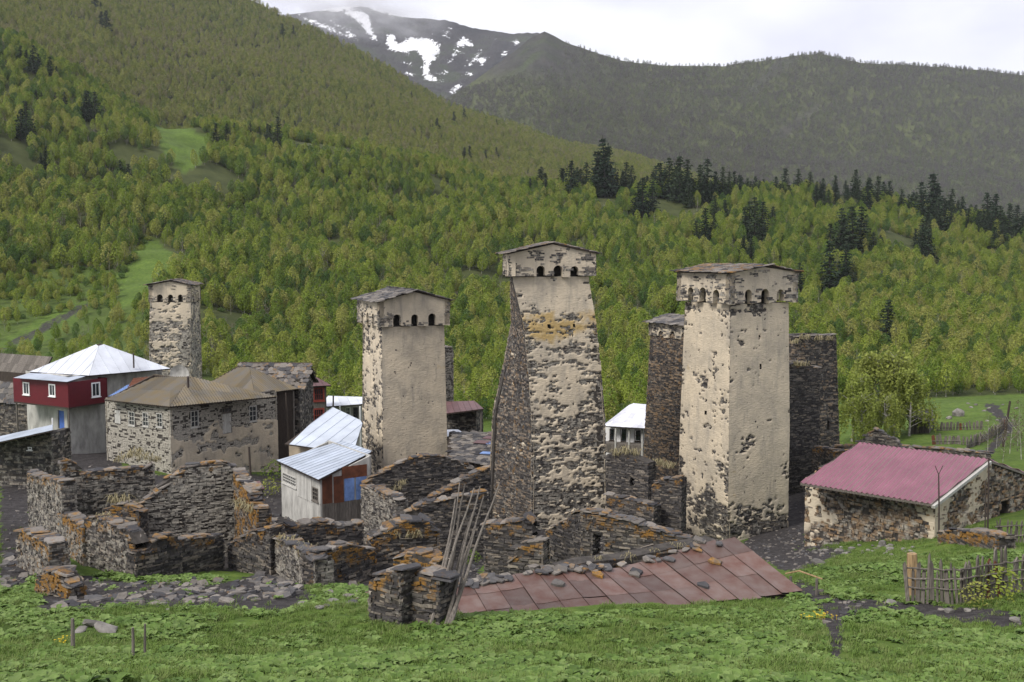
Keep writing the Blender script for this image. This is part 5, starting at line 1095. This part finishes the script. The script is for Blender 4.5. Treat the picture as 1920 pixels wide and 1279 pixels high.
for pa, pb, fn in ((eL, eR, lambda f: (lambda u: roofpt(min(1, u / f.U), 0).z - .14)), (rR, rL, lambda f: (lambda u: roofpt(1 - min(1, u / f.U), 1).z - .14)), (rL, eL, lambda f: (lambda u: roofpt(0, 1 - min(1, u / f.U)).z - .14)), (eR, rR, lambda f: (lambda u: roofpt(1, min(1, u / f.U)).z - .14))):
    f = hb(pa + (pb - pa) * .02, pb); zt = fn(f); zb = min(gzf(pa.x, pa.y), gzf(pb.x, pb.y)) - .5; C = Acc(); core_panel(C, f, zb, zt, (), .3, .5); wo2 = C.build('wall', M['core'], h); S = Acc(); stones(S, f, zb, zt, (), course=.09, ln=.32, rough=.05, pale=.25, lich=.2); S.build('masonry', M['stone'], wo2, kind='stuff')
ruin_wall(h, (1052, 35.2), (1345, 38.0), [(1052, 1066), (1100, 1054), (1170, 1048), (1250, 1030), (1345, 1013)], .7, pale=.1, lich=.2, dark=.02, cope=False, name='ridge_bank')
# slates weighing the roof down (loose things)
for k in range(85):
    s = R.choice((R.uniform(.03, .15), R.uniform(.12, .34), R.uniform(.3, .95), R.uniform(.3, .55))); v = .96 + R.gauss(0, .045); p = roofpt(s, min(v, 1.04)) + nrm * (.07 + R.uniform(0, .06)); ex = (eR - eL).normalized(); up_ = nrm.cross(ex)
    m3 = Matrix((ex, up_, nrm)).transposed() @ Euler((R.gauss(0, .12), R.gauss(0, .12), R.uniform(0, 6.28))).to_matrix()
    o = slab(None, 'loose_slate', p, (R.uniform(.22, .46), R.uniform(.18, .34), R.uniform(.025, .055)), m3.to_euler(), R.choice((0, 0, 0, .3, .8))); tag(o, 'loose slate laid along the ridge of the rusty sheet roof', 'slate', 'slates weighing down the rusty roof')
for (px_, py_, nm) in ((1120, 1079, 'small yellow-lichened stone lying alone on the rusty roof'), (1187, 1082, 'grey slate lying in the middle of the rusty roof'), (1196, 1074, 'dark slate resting against the grey slate on the rusty roof'), (1342, 1056, 'small pale brick-like stone on the right part of the rusty roof'), (1046, 1101, 'single grey slate lying just below the ridge slates on the rusty roof'), (1316, 1100, 'rusty scrap of sheet on the lower right of the rusty roof')):
    best = min(((Vector(project(*roofpt(s / 60, v / 20))) - Vector((px_, py_))).length, s / 60, v / 20) for s in range(61) for v in range(21)); p = roofpt(best[1], best[2]) + nrm * .08
    o = slab(None, 'loose_slate', p, (.42, .3, .07), m3.to_euler(), 1.2 if 'yellow' in nm or 'brick' in nm else 0.); tag(o, nm, 'slate')
# ------------------------------------------------------------------ leaning poles
PB = [((822, 1182), (897, 915)), ((836, 1184), (870, 905)), ((845, 1183), (880, 908)), ((853, 1180), (908, 912)), ((829, 1183), (862, 935)), ((841, 1180), (895, 960)), ((857, 1182), (945, 905)), ((849, 1184), (915, 930)), ((825, 1180), (850, 1020)), ((862, 1180), (900, 985)), ((833, 1179), (866, 990))]
for k, (b0, t0) in enumerate(PB):
    db = 28.3 + .25 * (k % 3); w0 = P(b0[0] - 18, b0[1], db); w0.z = gzf(w0.x, w0.y) - .05; w1 = P(t0[0] - 8, t0[1], db + 1.6 + .25 * (k % 4)); A = Acc(); pts = []
    for j in range(7):
        q = w0.lerp(w1, j / 6); q = q + Vector((math.sin(k * 2.1 + j * 1.3) * .03, math.cos(k + j) * .03, 0)) * (1 if 0 < j < 6 else 0); pts.append(tuple(q))
    tube(A, pts, [.058 - .0065 * j for j in range(7)], 7); o = A.build('wooden_pole', M['grey_wood']); tag(o, 'long bare wooden pole leaning in the bundle beside the rusty roof', 'pole', 'poles leaning beside the rusty roof')
# ------------------------------------------------------------------ fences, posts
def picket_fence(label, pts, hgt, sp, rails=2, wd=.1, matn='grey_wood', leanv=.09):
    ws = [ghit(*p) if len(p) == 2 else Vector((AX(p[0]) * p[2], p[2], gzf(AX(p[0]) * p[2], p[2]))) for p in pts]; t = thing('picket_fence', label, 'fence', ws[0])
    for a, b in zip(ws[:-1], ws[1:]):
        n = max(2, int((b - a).xy.length / sp)); e = (b - a); ang = math.atan2(e.y, e.x)
        for k in range(n):
            q = a.lerp(b, (k + .5) / n); q.z = gzf(q.x, q.y); hh = hgt * R.uniform(.72, 1.15); w = wd * R.uniform(.5, 1.25); A = Acc(); x = w / 2; th = .025
            V = [(-x, -th, -.15), (x, -th, -.15), (x * .9, -th, hh * .9), (R.uniform(-.4, .4) * x, -th, hh), (-x * .9, -th, hh * R.uniform(.86, .93))]; V2 = [(v[0], th, v[2]) for v in V]
            A.add(V + V2, [(i, (i + 1) % 5, 5 + (i + 1) % 5, 5 + i) for i in range(5)], polys=[[0, 1, 2, 3, 4], [9, 8, 7, 6, 5]]); o = A.build('picket', M['grey_wood'] if R.random() > .06 else M['rusty_sheet'], t, w=q); o.rotation_euler = (R.gauss(0, leanv * .6), R.gauss(0, leanv), ang + R.gauss(0, .12))
        for r_ in range(rails):
            A = Acc(); z = hgt * (.35 + .42 * r_ / max(1, rails - 1)); nn = 6; tube(A, [tuple(Vector((a.lerp(b, -.03 + 1.06 * j / nn).x, a.lerp(b, -.03 + 1.06 * j / nn).y - .06, gzf(*a.lerp(b, j / nn).xy) + z + R.uniform(-.03, .03)))) for j in range(nn + 1)], [.026 * R.uniform(.8, 1.3) for _ in range(nn + 1)], 6); A.build('rail', M['grey_wood'], t)
    return t
picket_fence('rickety grey picket fence with crooked rails in front of the pink-roofed barn', [(1698, 1130), (1800, 1134), (1880, 1118), (1960, 1112)], 1.38, .135, 3, .12)
picket_fence('short picket fence at the right edge on the grassy mound', [(1866, 1022), (1960, 1018)], 1.0, .13, 2, .11)
picket_fence('weathered picket fence along the far meadow beside the wooden hut', [(1748, 808), (1842, 806)], .85, .3, 1, .24)
picket_fence('brown picket fence below the far meadow', [(1748, 834), (1838, 836)], .9, .3, 1, .26)
picket_fence('grey board fence leading along the track on the right', [(1812, 842), (1860, 822), (1885, 800)], 1.0, .28, 1, .26)
def post(name, label, px_, py0, py1, r_=.06, lean=(0, 0), matn='grey_wood', cat='post', group=None, d=None, fork=0):
    w0 = ghit(px_, py0) if d is None else Vector((AX(px_, py0) * d, d, gzf(AX(px_, py0) * d, d))); w1 = P(px_ + lean[0], py1, w0.y + lean[1]); A = Acc()
    tube(A, [(w0.x, w0.y, w0.z - .3), tuple((w0 + w1) / 2 + Vector((.01, .0, 0))), tuple(w1)], [r_, r_ * .92, r_ * .75], 7)
    if fork:
        for s in (-1, 1): tube(A, [tuple(w1), tuple(w1 + Vector((s * .18, 0, .42)))], [r_ * .5, r_ * .4], 5)
    return tag(A.build(name, M[matn]), label, cat, group)
post('fence_post', 'thick weathered fence post standing in the dock leaves at lower left', 136, 1221, 1160, .05)
post('fence_post', 'thin straight fence post in the grass, one of a close pair', 249, 1237, 1177, .035)
post('fence_post', 'crooked thin fence post with a knot, right of its neighbour', 270, 1234, 1170, .03, (2, 0))
post('log_post', 'thick sawn pale log post at the corner of the picket fence', 1710, 1125, 1038, .2, matn='pale_log')
post('metal_mast', 'thin rusty forked mast in front of the pink-roofed barn', 1760, 1034, 890, .04, matn='pipe_metal', cat='mast', fork=1, d=47.8)
post('metal_mast', 'tall thin rusty pole at the gable of the pink-roofed barn', 1853, 970, 858, .045, (1, 0), matn='pipe_metal', cat='mast', d=48.5)
post('metal_mast', 'short rusty rod beside the taller pole at the barn gable', 1848, 972, 902, .03, matn='pipe_metal', cat='mast', d=48)
post('utility_pole', 'leaning dark utility pole beside the track on the right', 1880, 838, 752, .12, (14, 0), 'dark_wood', 'pole')
post('utility_pole', 'thin wooden pole beside the house with red glazing', 622, 800, 742, .1, (3, 0), 'dark_wood', 'pole', d=100)
post('utility_pole', 'dark leaning pole in front of the tall slate-roofed house', 545, 835, 737, .1, (-9, 0), 'dark_wood', 'pole', d=86)
post('utility_pole', 'slim wooden pole behind the large ruin', 474, 935, 838, .07, (-7, 0), 'dark_wood', 'pole', d=57)
post('white_pole', 'white painted pole beside the small shed at the left edge', 98, 830, 784, .05, matn='white_paint', cat='pole', d=70)
t = thing('rail_barrier', 'small rustic barrier of one pale branch laid across short stakes', 'barrier', ghit(1505, 1118))
wa, wb = ghit(1482, 1112), ghit(1531, 1118)
for w_ in (wa, wb): A = Acc(); tube(A, [(w_.x, w_.y, w_.z - .2), (w_.x, w_.y, w_.z + .55)], [.05, .045], 6); A.build('stake', M['grey_wood'], t)
A = Acc(); tube(A, [(wa.x - .2, wa.y - .05, wa.z + .66), ((wa.x + wb.x) / 2, wa.y, (wa.z + wb.z) / 2 + .6), (wb.x + .15, wb.y - .05, wb.z + .56)], [.028, .03, .026], 6); A.build('rail', M['pale_log'], t)
# red roofed lean shelter beside the large ruin, and far hut
h = thing('shelter', 'tiny shelter with a dull red sheet roof between ruin and barn', 'shelter', P(480, 930, 57))
bx = Box(478, 56, 40, 463, 494, 920); walls(h, bx, ZP(917, 56), core='grey_wood', th=.08); fr1 = [P(460, 921, 56), P(496, 917, 56), P(488, 903, 58), P(463, 899, 58)]; A = Acc(); solid(A, fr1, .05); ro = A.build('roof', M['dark_wood'], h); sheet_roof(ro, fr1, M['maroon_metal'], .6, 'flat')
h = thing('hut', 'old wooden hut with a slab roof beside the weeping birches', 'hut', P(1735, 830, 104))
bx = Box(1742, 103, 65, 1705, 1748, 790); ze = ZP(780, 103); walls(h, bx, ze, core='grey_wood', th=.1); boards(h, bx.fl, (0, bx.fl.U, bx.ground, ze - .05), M['grey_wood'], 12, .005, .03); boards(h, bx.fr, (0, bx.fr.U, bx.ground, ze - .05), M['grey_wood'], 6, .005, .03)
fr1 = [P(1700, 780, 102), P(1750, 793, 101.5), P(1746, 776, 105), P(1705, 762, 106)]; A = Acc(); solid(A, fr1, .07); ro = A.build('roof', M['dark_wood'], h); slate_roof(ro, fr1, .6, .1, limit=60)
for k, (px_, py_, s) in enumerate([(1852, 850, .34), (1868, 842, .3), (1893, 852, .36), (1908, 838, .42), (1915, 862, .36), (1880, 868, .26)]):
    w_ = ghit(px_, py_); tree_obj('bare_tree', 'leafless grey sapling beside the track at the right edge', w_, s, R.uniform(0, 6), BARm[k % 3], 'bare saplings by the track', s * 1.2)
# ------------------------------------------------------------------ weeping birches by the meadow
def weeping(seed, h=7.5):
    rng = np.random.default_rng(seed); A, T = Acc(), Acc(); C = []
    tube(T, [(0, 0, -.5), (rng.normal(0, .15), rng.normal(0, .15), h * .45), (rng.normal(0, .3), rng.normal(0, .3), h * .9)], [.14, .1, .03], 7)
    for k in range(34):
        f = rng.uniform(.12, .97); a = rng.uniform(0, 6.283); l = h * (.10 + .22 * (1 - f)) * rng.uniform(.6, 1.3) + .4; e = np.array([math.cos(a) * l, math.sin(a) * l, f * h + l * .55])
        tube(T, [(0, 0, f * h), tuple(e * np.array([.55, .55, 1]) - [0, 0, l * .2]), tuple(e)], [.035, .025, .01], 4)
        for s in range(9):
            b0 = e * np.array([rng.uniform(.35, 1.1)] * 2 + [1.]) + rng.normal(size=3) * .22; dl = rng.uniform(.8, 2.4) * h / 7.5; m_ = int(dl * 7); t_ = np.linspace(0, 1, m_)[:, None]
            C.append(b0 + np.concatenate([np.cos(a) * t_ * .25, np.sin(a) * t_ * .25, -t_ * dl], 1) + rng.normal(size=(m_, 3)) * .07)
    C = np.concatenate(C); C = C[C[:, 2] > .4]; leaf_quads(A, C, .13, .1, None, seed, 1.4)
    return A.mesh('weeping_crown', M['leaf_willow']), T.mesh('weeping_trunk', M['bark_pale'])
WEE = [weeping(400 + i) for i in range(4)]
for k, (px_, d_, top, lb) in enumerate([(1598, 101, 705, 'leftmost weeping birch of the stand beside the dark tower'), (1640, 104, 672, 'tallest weeping birch in the middle of the stand'), (1678, 103, 664, 'weeping birch with yellow-green top right of the tallest one'), (1618, 97, 735, 'smaller weeping birch in front of the stand'), (1662, 98, 742, 'low weeping birch overhanging the stone yard wall'), (1706, 101, 700, 'rightmost weeping birch beside the old wooden hut')]):
    x_ = AX(px_, 780) * d_; z_ = gzf(x_, d_); s = (ZP(top, d_) - z_) / 7.5; tree_obj('weeping_birch', lb, (x_, d_, z_), s, R.uniform(0, 6), WEE[k % 4], 'weeping birches beside the dark tower', s)
# ------------------------------------------------------------------ rocks and loose slates
def rock_mesh(seed):
    import bmesh
    rng = np.random.default_rng(seed); bm = bmesh.new(); bmesh.ops.create_icosphere(bm, subdivisions=2, radius=.5)
    for v in bm.verts:
        c = np.array(v.co); v.co *= .75 + .6 * float(vnoise(c[0] * 2.2 + seed, c[1] * 2.2, c[2] * 2.2, seed)); v.co.z *= .72
        for ax in range(3):
            if v.co[ax] > .36: v.co[ax] = .36
    me = bpy.data.meshes.new('rock'); bm.to_mesh(me); bm.free(); me.materials.append(M['rock']); return me
ROCKS = [rock_mesh(i) for i in range(6)]
def rock(px_, py_, wpx, label, group=None, asp=(1, .8, .7)):
    w = ghit(px_, py_); s = wpx * w.y / F; o = bpy.data.objects.new('rock', ROCKS[R.randrange(6)]); link(o, None, (w.x, w.y, w.z + s * .12)); o.scale = (s * asp[0], s * asp[1], s * asp[2]); o.rotation_euler = (R.gauss(0, .2), R.gauss(0, .2), R.uniform(0, 6)); tag(o, label, 'rock', group)
rock(1797, 780, 24, 'big pointed grey boulder on the far meadow', asp=(1, .8, 1.3)); rock(1780, 786, 16, 'smaller boulder lying just left of the big meadow boulder')
for q in ((1820, 765), (1830, 760), (1855, 768), (1862, 775), (1880, 760), (1905, 768), (1850, 790), (1870, 790), (1890, 812), (1812, 800), (1900, 790), (1815, 758), (1845, 772)): rock(*q, R.uniform(5, 9), 'small pale rock scattered on the far meadow by the track', 'rocks on the far meadow')
rock(1655, 1024, 22, 'upright pale boulder at the foot of the pink-roofed barn wall', asp=(.8, .6, 1.1)); rock(1780, 1150, 22, 'pale boulder under the picket fence'); rock(1815, 1148, 16, 'smaller pale stone right of the boulder under the picket fence')
rock(1670, 1132, 26, 'flat pale stone at the left foot of the picket fence', asp=(1.2, .8, .4)); rock(1905, 1165, 26, 'half-buried grey stone beside the lane at the right edge', asp=(1.3, .8, .4)); rock(1536, 1060, 30, 'flat grey stone lying beside the muddy yard', asp=(1.4, .7, .35))
rock(527, 1118, 24, 'brownish boulder at the foot of the ruined corner'); rock(568, 1136, 24, 'pale boulder lying in the grass below the ruined corner'); rock(625, 1130, 28, 'flat grey stone right of the ruined corner', asp=(1.3, .9, .4)); rock(600, 1142, 20, 'orange-tinged stone below the ruined corner', asp=(1.2, .8, .5)); rock(178, 1176, 46, 'low lichened boulder behind the thick fence post', asp=(1.3, .8, .45)); rock(200, 1184, 40, 'dark boulder touching the low lichened one', asp=(1.3, .8, .5)); rock(150, 1186, 26, 'grey flat stone left of the low lichened boulder', asp=(1.3, .8, .45)); rock(315, 1146, 12, 'small pale stone at the edge of the dock leaves')
for k in range(40):
    px_ = R.uniform(1515, 1720); py_ = 1020 + (px_ - 1515) * .03 + R.uniform(0, 18); rock(px_, py_, R.uniform(7, 15), 'rubble stone in the row below the pink-roofed barn wall', 'rubble below the barn wall', (1.1, .8, .6))
def lay(poly, n, label, group, smin, smax, seed):
    rr_ = random.Random(seed); xs = [p[0] for p in poly]; ys = [p[1] for p in poly]; c = 0
    while c < n:
        px_, py_ = rr_.uniform(min(xs), max(xs)), rr_.uniform(min(ys), max(ys))
        if not inpoly(np.array([px_]), np.array([py_]), poly)[0]: continue
        w = ghit(px_, py_); s = rr_.uniform(smin, smax); o = slab(None, 'loose_slate', (w.x, w.y, w.z + .03), (s, s * rr_.uniform(.5, .9), s * rr_.uniform(.10, .22)), (rr_.gauss(0, .16), rr_.gauss(0, .16), rr_.uniform(0, 6.28)), rr_.choice((0, 0, 0, .5))); tag(o, label, 'slate', group); c += 1
lay([(150, 1118), (260, 1095), (360, 1085), (480, 1100), (520, 1125), (300, 1135), (80, 1148)], 120, 'flat grey slate lying on the path below the large ruin', 'slates on the lower path', .2, .62, 1)
lay([(470, 1085), (520, 1075), (560, 1105), (540, 1125), (480, 1110)], 45, 'dark slate in the heap left of the ruined corner', 'slates heaped at the ruined corner', .3, .7, 2)
lay([(0, 1040), (40, 1050), (50, 1100), (0, 1120)], 25, 'slate scattered beside the lane at the left edge', 'slates by the left lane', .25, .6, 3)
lay([(600, 1090), (700, 1080), (700, 1130), (610, 1140)], 35, 'grey slate on the slope below the rubble wall', 'slates below the rubble wall', .2, .5, 4)
lay([(500, 960), (560, 975), (560, 1000), (490, 1000)], 20, 'slate tumbled beside the patched barn', 'slates beside the barn', .3, .7, 5)
lay([(900, 1030), (1010, 1020), (1010, 1080), (850, 1085)], 25, 'slate fallen behind the rusty roof', 'slates behind the rusty roof', .2, .5, 6)
# ------------------------------------------------------------------ ground plants
def dock_mesh(seed):
    rng = np.random.default_rng(seed); A = Acc()
    for k in range(rng.integers(7, 11)):
        a = rng.uniform(0, 6.283); L_ = rng.uniform(.16, .30); w = L_ * rng.uniform(.2, .3); el = rng.uniform(.25, 1.1); d_ = np.array([math.cos(a), math.sin(a), 0]); s = np.array([-math.sin(a), math.cos(a), 0]); V = []
        for t_, ww in ((0, .12), (.35, .9), (.7, 1.0), (1, .1)):
            c = d_ * L_ * t_ * math.cos(el) + np.array([0, 0, L_ * (t_ * math.sin(el) - .45 * t_ ** 2.2) + .01]) + d_ * L_ * .15 * t_ ** 2; V += [c - s * w * ww + [0, 0, w * .35 * ww], c, c + s * w * ww + [0, 0, w * .35 * ww]]
        A.add(V, [(3 * i + c, 3 * i + c + 1, 3 * i + c + 4, 3 * i + c + 3) for i in range(3) for c in range(2)])
    return A
DOCK = [dock_mesh(i).mesh('dock_leaves', M['leaf_dock'], True) for i in range(6)]
dock_c = proto_coll('dock_plants', [bpy.data.objects.new('dock', m_) for m_ in DOCK])
def gr_mesh(seed, n=26, l=.16):
    rng = np.random.default_rng(seed); A = Acc()
    for k in range(n):
        a = rng.uniform(0, 6.283); b0 = np.array([rng.normal(0, .09), rng.normal(0, .09), -.01]); d_ = np.array([math.cos(a), math.sin(a), 0]); s = np.array([-math.sin(a), math.cos(a), 0]) * .009; ll = l * rng.uniform(.4, 1.2)
        p1 = b0 + d_ * ll * .25 + [0, 0, ll * .55]; p2 = b0 + d_ * ll * .6 + [0, 0, ll * rng.uniform(.5, .95)]; A.add([b0 - s, b0 + s, p1 + s * .8, p1 - s * .8, p2], [(0, 1, 2, 3)], polys=[[3, 2, 4]])
    return A.mesh('grass_clump', M['leaf_grass'])
grass_c = proto_coll('grass_clumps', [bpy.data.objects.new('clump', gr_mesh(i)) for i in range(5)])
def cand(n, d0, d1, seed):
    rng = np.random.default_rng(seed); d_ = np.sqrt(rng.uniform(d0 ** 2, d1 ** 2, n)); a = rng.uniform(-.66, .66, n); x = a * d_; z = gz(x, d_); px_, py_ = project(x, d_, z); return x, d_, z, px_, py_, rng
SHED = [(845, 1095), (1374, 1000), (1515, 1112), (1380, 1130), (890, 1182)]
def free(px_, py_, x, d_, rng, thr):
    k = rng.uniform(size=len(px_)) > mudmask(px_ + rng.normal(0, 6, len(px_)), py_ + rng.normal(0, 3, len(px_))) * .97
    f0 = hb(eL, eR); sx = (x - eL.x) * f0.e[0] + (d_ - eL.y) * f0.e[1]; sn = -((x - eL.x) * f0.n[0] + (d_ - eL.y) * f0.n[1])
    k &= ~((sx > -.1) & (sx < f0.U + .1) & (sn > .05) & (sn < 4.6)); return k
x, d_, z, px_, py_, rng = cand(35000, 15.5, 44, 1)
den = fbm(x * .55, d_ * .55, 0, 88, 3); k = free(px_, py_, x, d_, rng, 0) & (den + rng.normal(0, .06, len(x)) > .46 + .08 * sstep(34, 44, d_)) & (py_ > 1035)
k &= ~((py_ < 1145) & (px_ > 690) & (px_ < 1480)) | (d_ < 30.5)
x, d_, z = x[k], d_[k], z[k]; sc = rng.uniform(.42, .95, len(x)) * np.where(fbm(x * .25, d_ * .25, 0, 12, 2) > .5, 1.1, .8); px_, py_ = px_[k], py_[k]
vis = np.where((px_ > 0) & (px_ < 1920) & (py_ < 1275), sc / d_, 0); od = np.argsort(-vis)
for i in od[:300]:
    o = bpy.data.objects.new('dock_plant', DOCK[R.randrange(6)]); link(o, None, (x[i], d_[i], z[i])); o.scale = (sc[i],) * 3; o.rotation_euler = (0, 0, R.uniform(0, 6.28)); wh = 'near the lower left corner' if px_[i] < 480 else 'below the slate pillars' if px_[i] < 900 else 'below the rusty roof' if px_[i] < 1430 else 'near the lower right corner'; tag(o, 'broad-leaved dock plant in the foreground meadow ' + wh, 'plant', 'dock plants ' + wh)
rs = od[300:]; scatter('dock_leaves', np.stack([x, d_, z], 1)[rs], sc[rs], dock_c, 'mass of broad green dock leaves covering the foreground slope', 'leaves', 31, .15)
x, d_, z, px_, py_, rng = cand(70000, 16, 62, 2); k = free(px_, py_, x, d_, rng, 0) & (rng.uniform(size=len(x)) < np.clip(1.25 - d_ / 70, .3, 1)) & (py_ > 985) & (fbm(x * .8, d_ * .8, 0, 48, 3) > .36)
k &= (d_ < 41) | (px_ > 1480) | (px_ < 60); x, d_, z = x[k], d_[k], z[k]
scatter('grass', np.stack([x, d_, z], 1), rng.uniform(.5, 1.05, len(x)), grass_c, 'short green grass between the dock leaves and along the lanes', 'grass', 33, .15)
rub_c = proto_coll('rubble_bits', [bpy.data.objects.new('bit', m_) for m_ in SLABS[:6]])
x, d_, z, px_, py_, rng = cand(26000, 26, 82, 6); k = (mudmask(px_, py_) > .5) & (rng.uniform(size=len(x)) < .16 + .5 * sstep(.5, .62, fbm(x * .5, d_ * .5, 0, 70, 3))) & free(px_ * 0, py_ * 0, x, d_, rng, 0); x, d_, z = x[k], d_[k], z[k]; s_ = rng.uniform(.06, .24, len(x))
scatter('rubble', np.stack([x, d_, z + .01], 1), np.stack([s_, s_ * rng.uniform(.5, .9, len(x)), s_ * rng.uniform(.15, .45, len(x))], 1), rub_c, 'small broken slate chips strewn over the muddy lanes', 'rubble', 35, .2)
# yellow flowers
def flower_mesh():
    A = Acc()
    for k in range(5):
        a = k * 1.2566; V = [(0, 0, .16), (math.cos(a - .4) * .03, math.sin(a - .4) * .03, .172), (math.cos(a) * .045, math.sin(a) * .045, .17), (math.cos(a + .4) * .03, math.sin(a + .4) * .03, .172)]; A.add(V, [(0, 1, 2, 3)])
    tube(A, [(0, 0, 0), (.004, 0, .16)], [.005, .004], 4); return A.mesh('flower', M['yellow_petal'])
FL = flower_mesh()
for k in range(34):
    px_, py_ = (R.gauss(1530, 16), R.gauss(1161, 3.5)) if k < 24 else (R.gauss(118, 9), R.gauss(1207, 4)); w = ghit(px_, py_); o = bpy.data.objects.new('yellow_flower', FL); link(o, None, w); o.scale = (.75,) * 3
    tag(o, 'small yellow wildflower in the patch ' + ('at the bend of the lane' if k < 24 else 'left of the thick fence post'), 'flower', 'yellow flowers ' + ('at the lane bend' if k < 24 else 'by the fence post'))
# bushes between the ruins and beside the houses
for k, (px_, py_, s, lb) in enumerate([(280, 845, .3, 'green nettle clump at the foot of the brown-roofed house'), (515, 900, .42, 'green bush between the brown-roofed house and the barn'), (505, 930, .35, 'low green bush left of the patched barn'), (1155, 915, .32, 'mossy green bush on the terrace wall between two towers'), (1875, 1128, .28, 'leafy green clump at the right end of the picket fence'), (1830, 1140, .2, 'small leafy clump under the picket fence'), (60, 870, .2, 'green weeds beside the small shed'), (1525, 1020, .14, 'weeds at the corner of the pink-roofed barn'), (885, 1060, .2, 'weeds behind the leaning poles')]):
    w = ghit(px_, py_); A_, T_ = birch_meshes(500 + k, 4., 240, .16, 1.6, .4); tree = bpy.data.objects.new('bush', A_.mesh('bush', M['leaf_near'])); link(tree, None, (w.x, w.y, w.z - s * .3)); tree.scale = (s * 1.4, s * 1.4, s); tag(tree, lb, 'bush')
# ------------------------------------------------------------------ air
A = Acc(); A.box((-2600, -60, EYE - 60), (2600, 3700, 900)); m = bpy.data.materials.new('haze'); m.use_nodes = True; nt = m.node_tree; nt.nodes.clear()
om = nt.nodes.new('ShaderNodeOutputMaterial'); pv = nt.nodes.new('ShaderNodeVolumePrincipled'); pv.inputs['Color'].default_value = (.90, .93, 1.0, 1); pv.inputs['Density'].default_value = .00006; pv.inputs['Anisotropy'].default_value = .2
nt.links.new(pv.outputs[0], om.inputs['Volume']); tag(A.build('haze', m), 'thin bluish mountain haze filling the valley air', 'haze', kind='stuff')

A = Acc(); c0 = P(655, 18, 2560); import bmesh
bm = bmesh.new(); bmesh.ops.create_icosphere(bm, subdivisions=3, radius=1.); me = bpy.data.meshes.new('mist'); bm.to_mesh(me); bm.free()
o = bpy.data.objects.new('mist', me); link(o, None, c0); o.scale = (260, 110, 72); o.rotation_euler = (0, .18, 0); tag(o, 'torn white cloud mist drifting across the snowy mountain top', 'mist', kind='stuff')
m = bpy.data.materials.new('mist'); m.use_nodes = True; nt = m.node_tree; nt.nodes.clear(); g = G(nt); om = nt.nodes.new('ShaderNodeOutputMaterial'); pv = nt.nodes.new('ShaderNodeVolumePrincipled'); pv.inputs['Color'].default_value = (.97, .97, 1, 1)
oc = g.obj(); ln_ = g.n('ShaderNodeVectorMath', operation='LENGTH'); nt.links.new(oc, ln_.inputs[0])
den = g.math('MULTIPLY', g.math('MULTIPLY', g.mr(g.noise(g.scale(oc, (2.2, 1.2, 1.2)), 1.6, 5, .6), .42, .75), g.mr(ln_.outputs['Value'], .3, 1., 1., 0.)), .026)
g.set(pv.inputs['Density'], den); nt.links.new(pv.outputs[0], om.inputs['Volume']); me.materials.append(m)
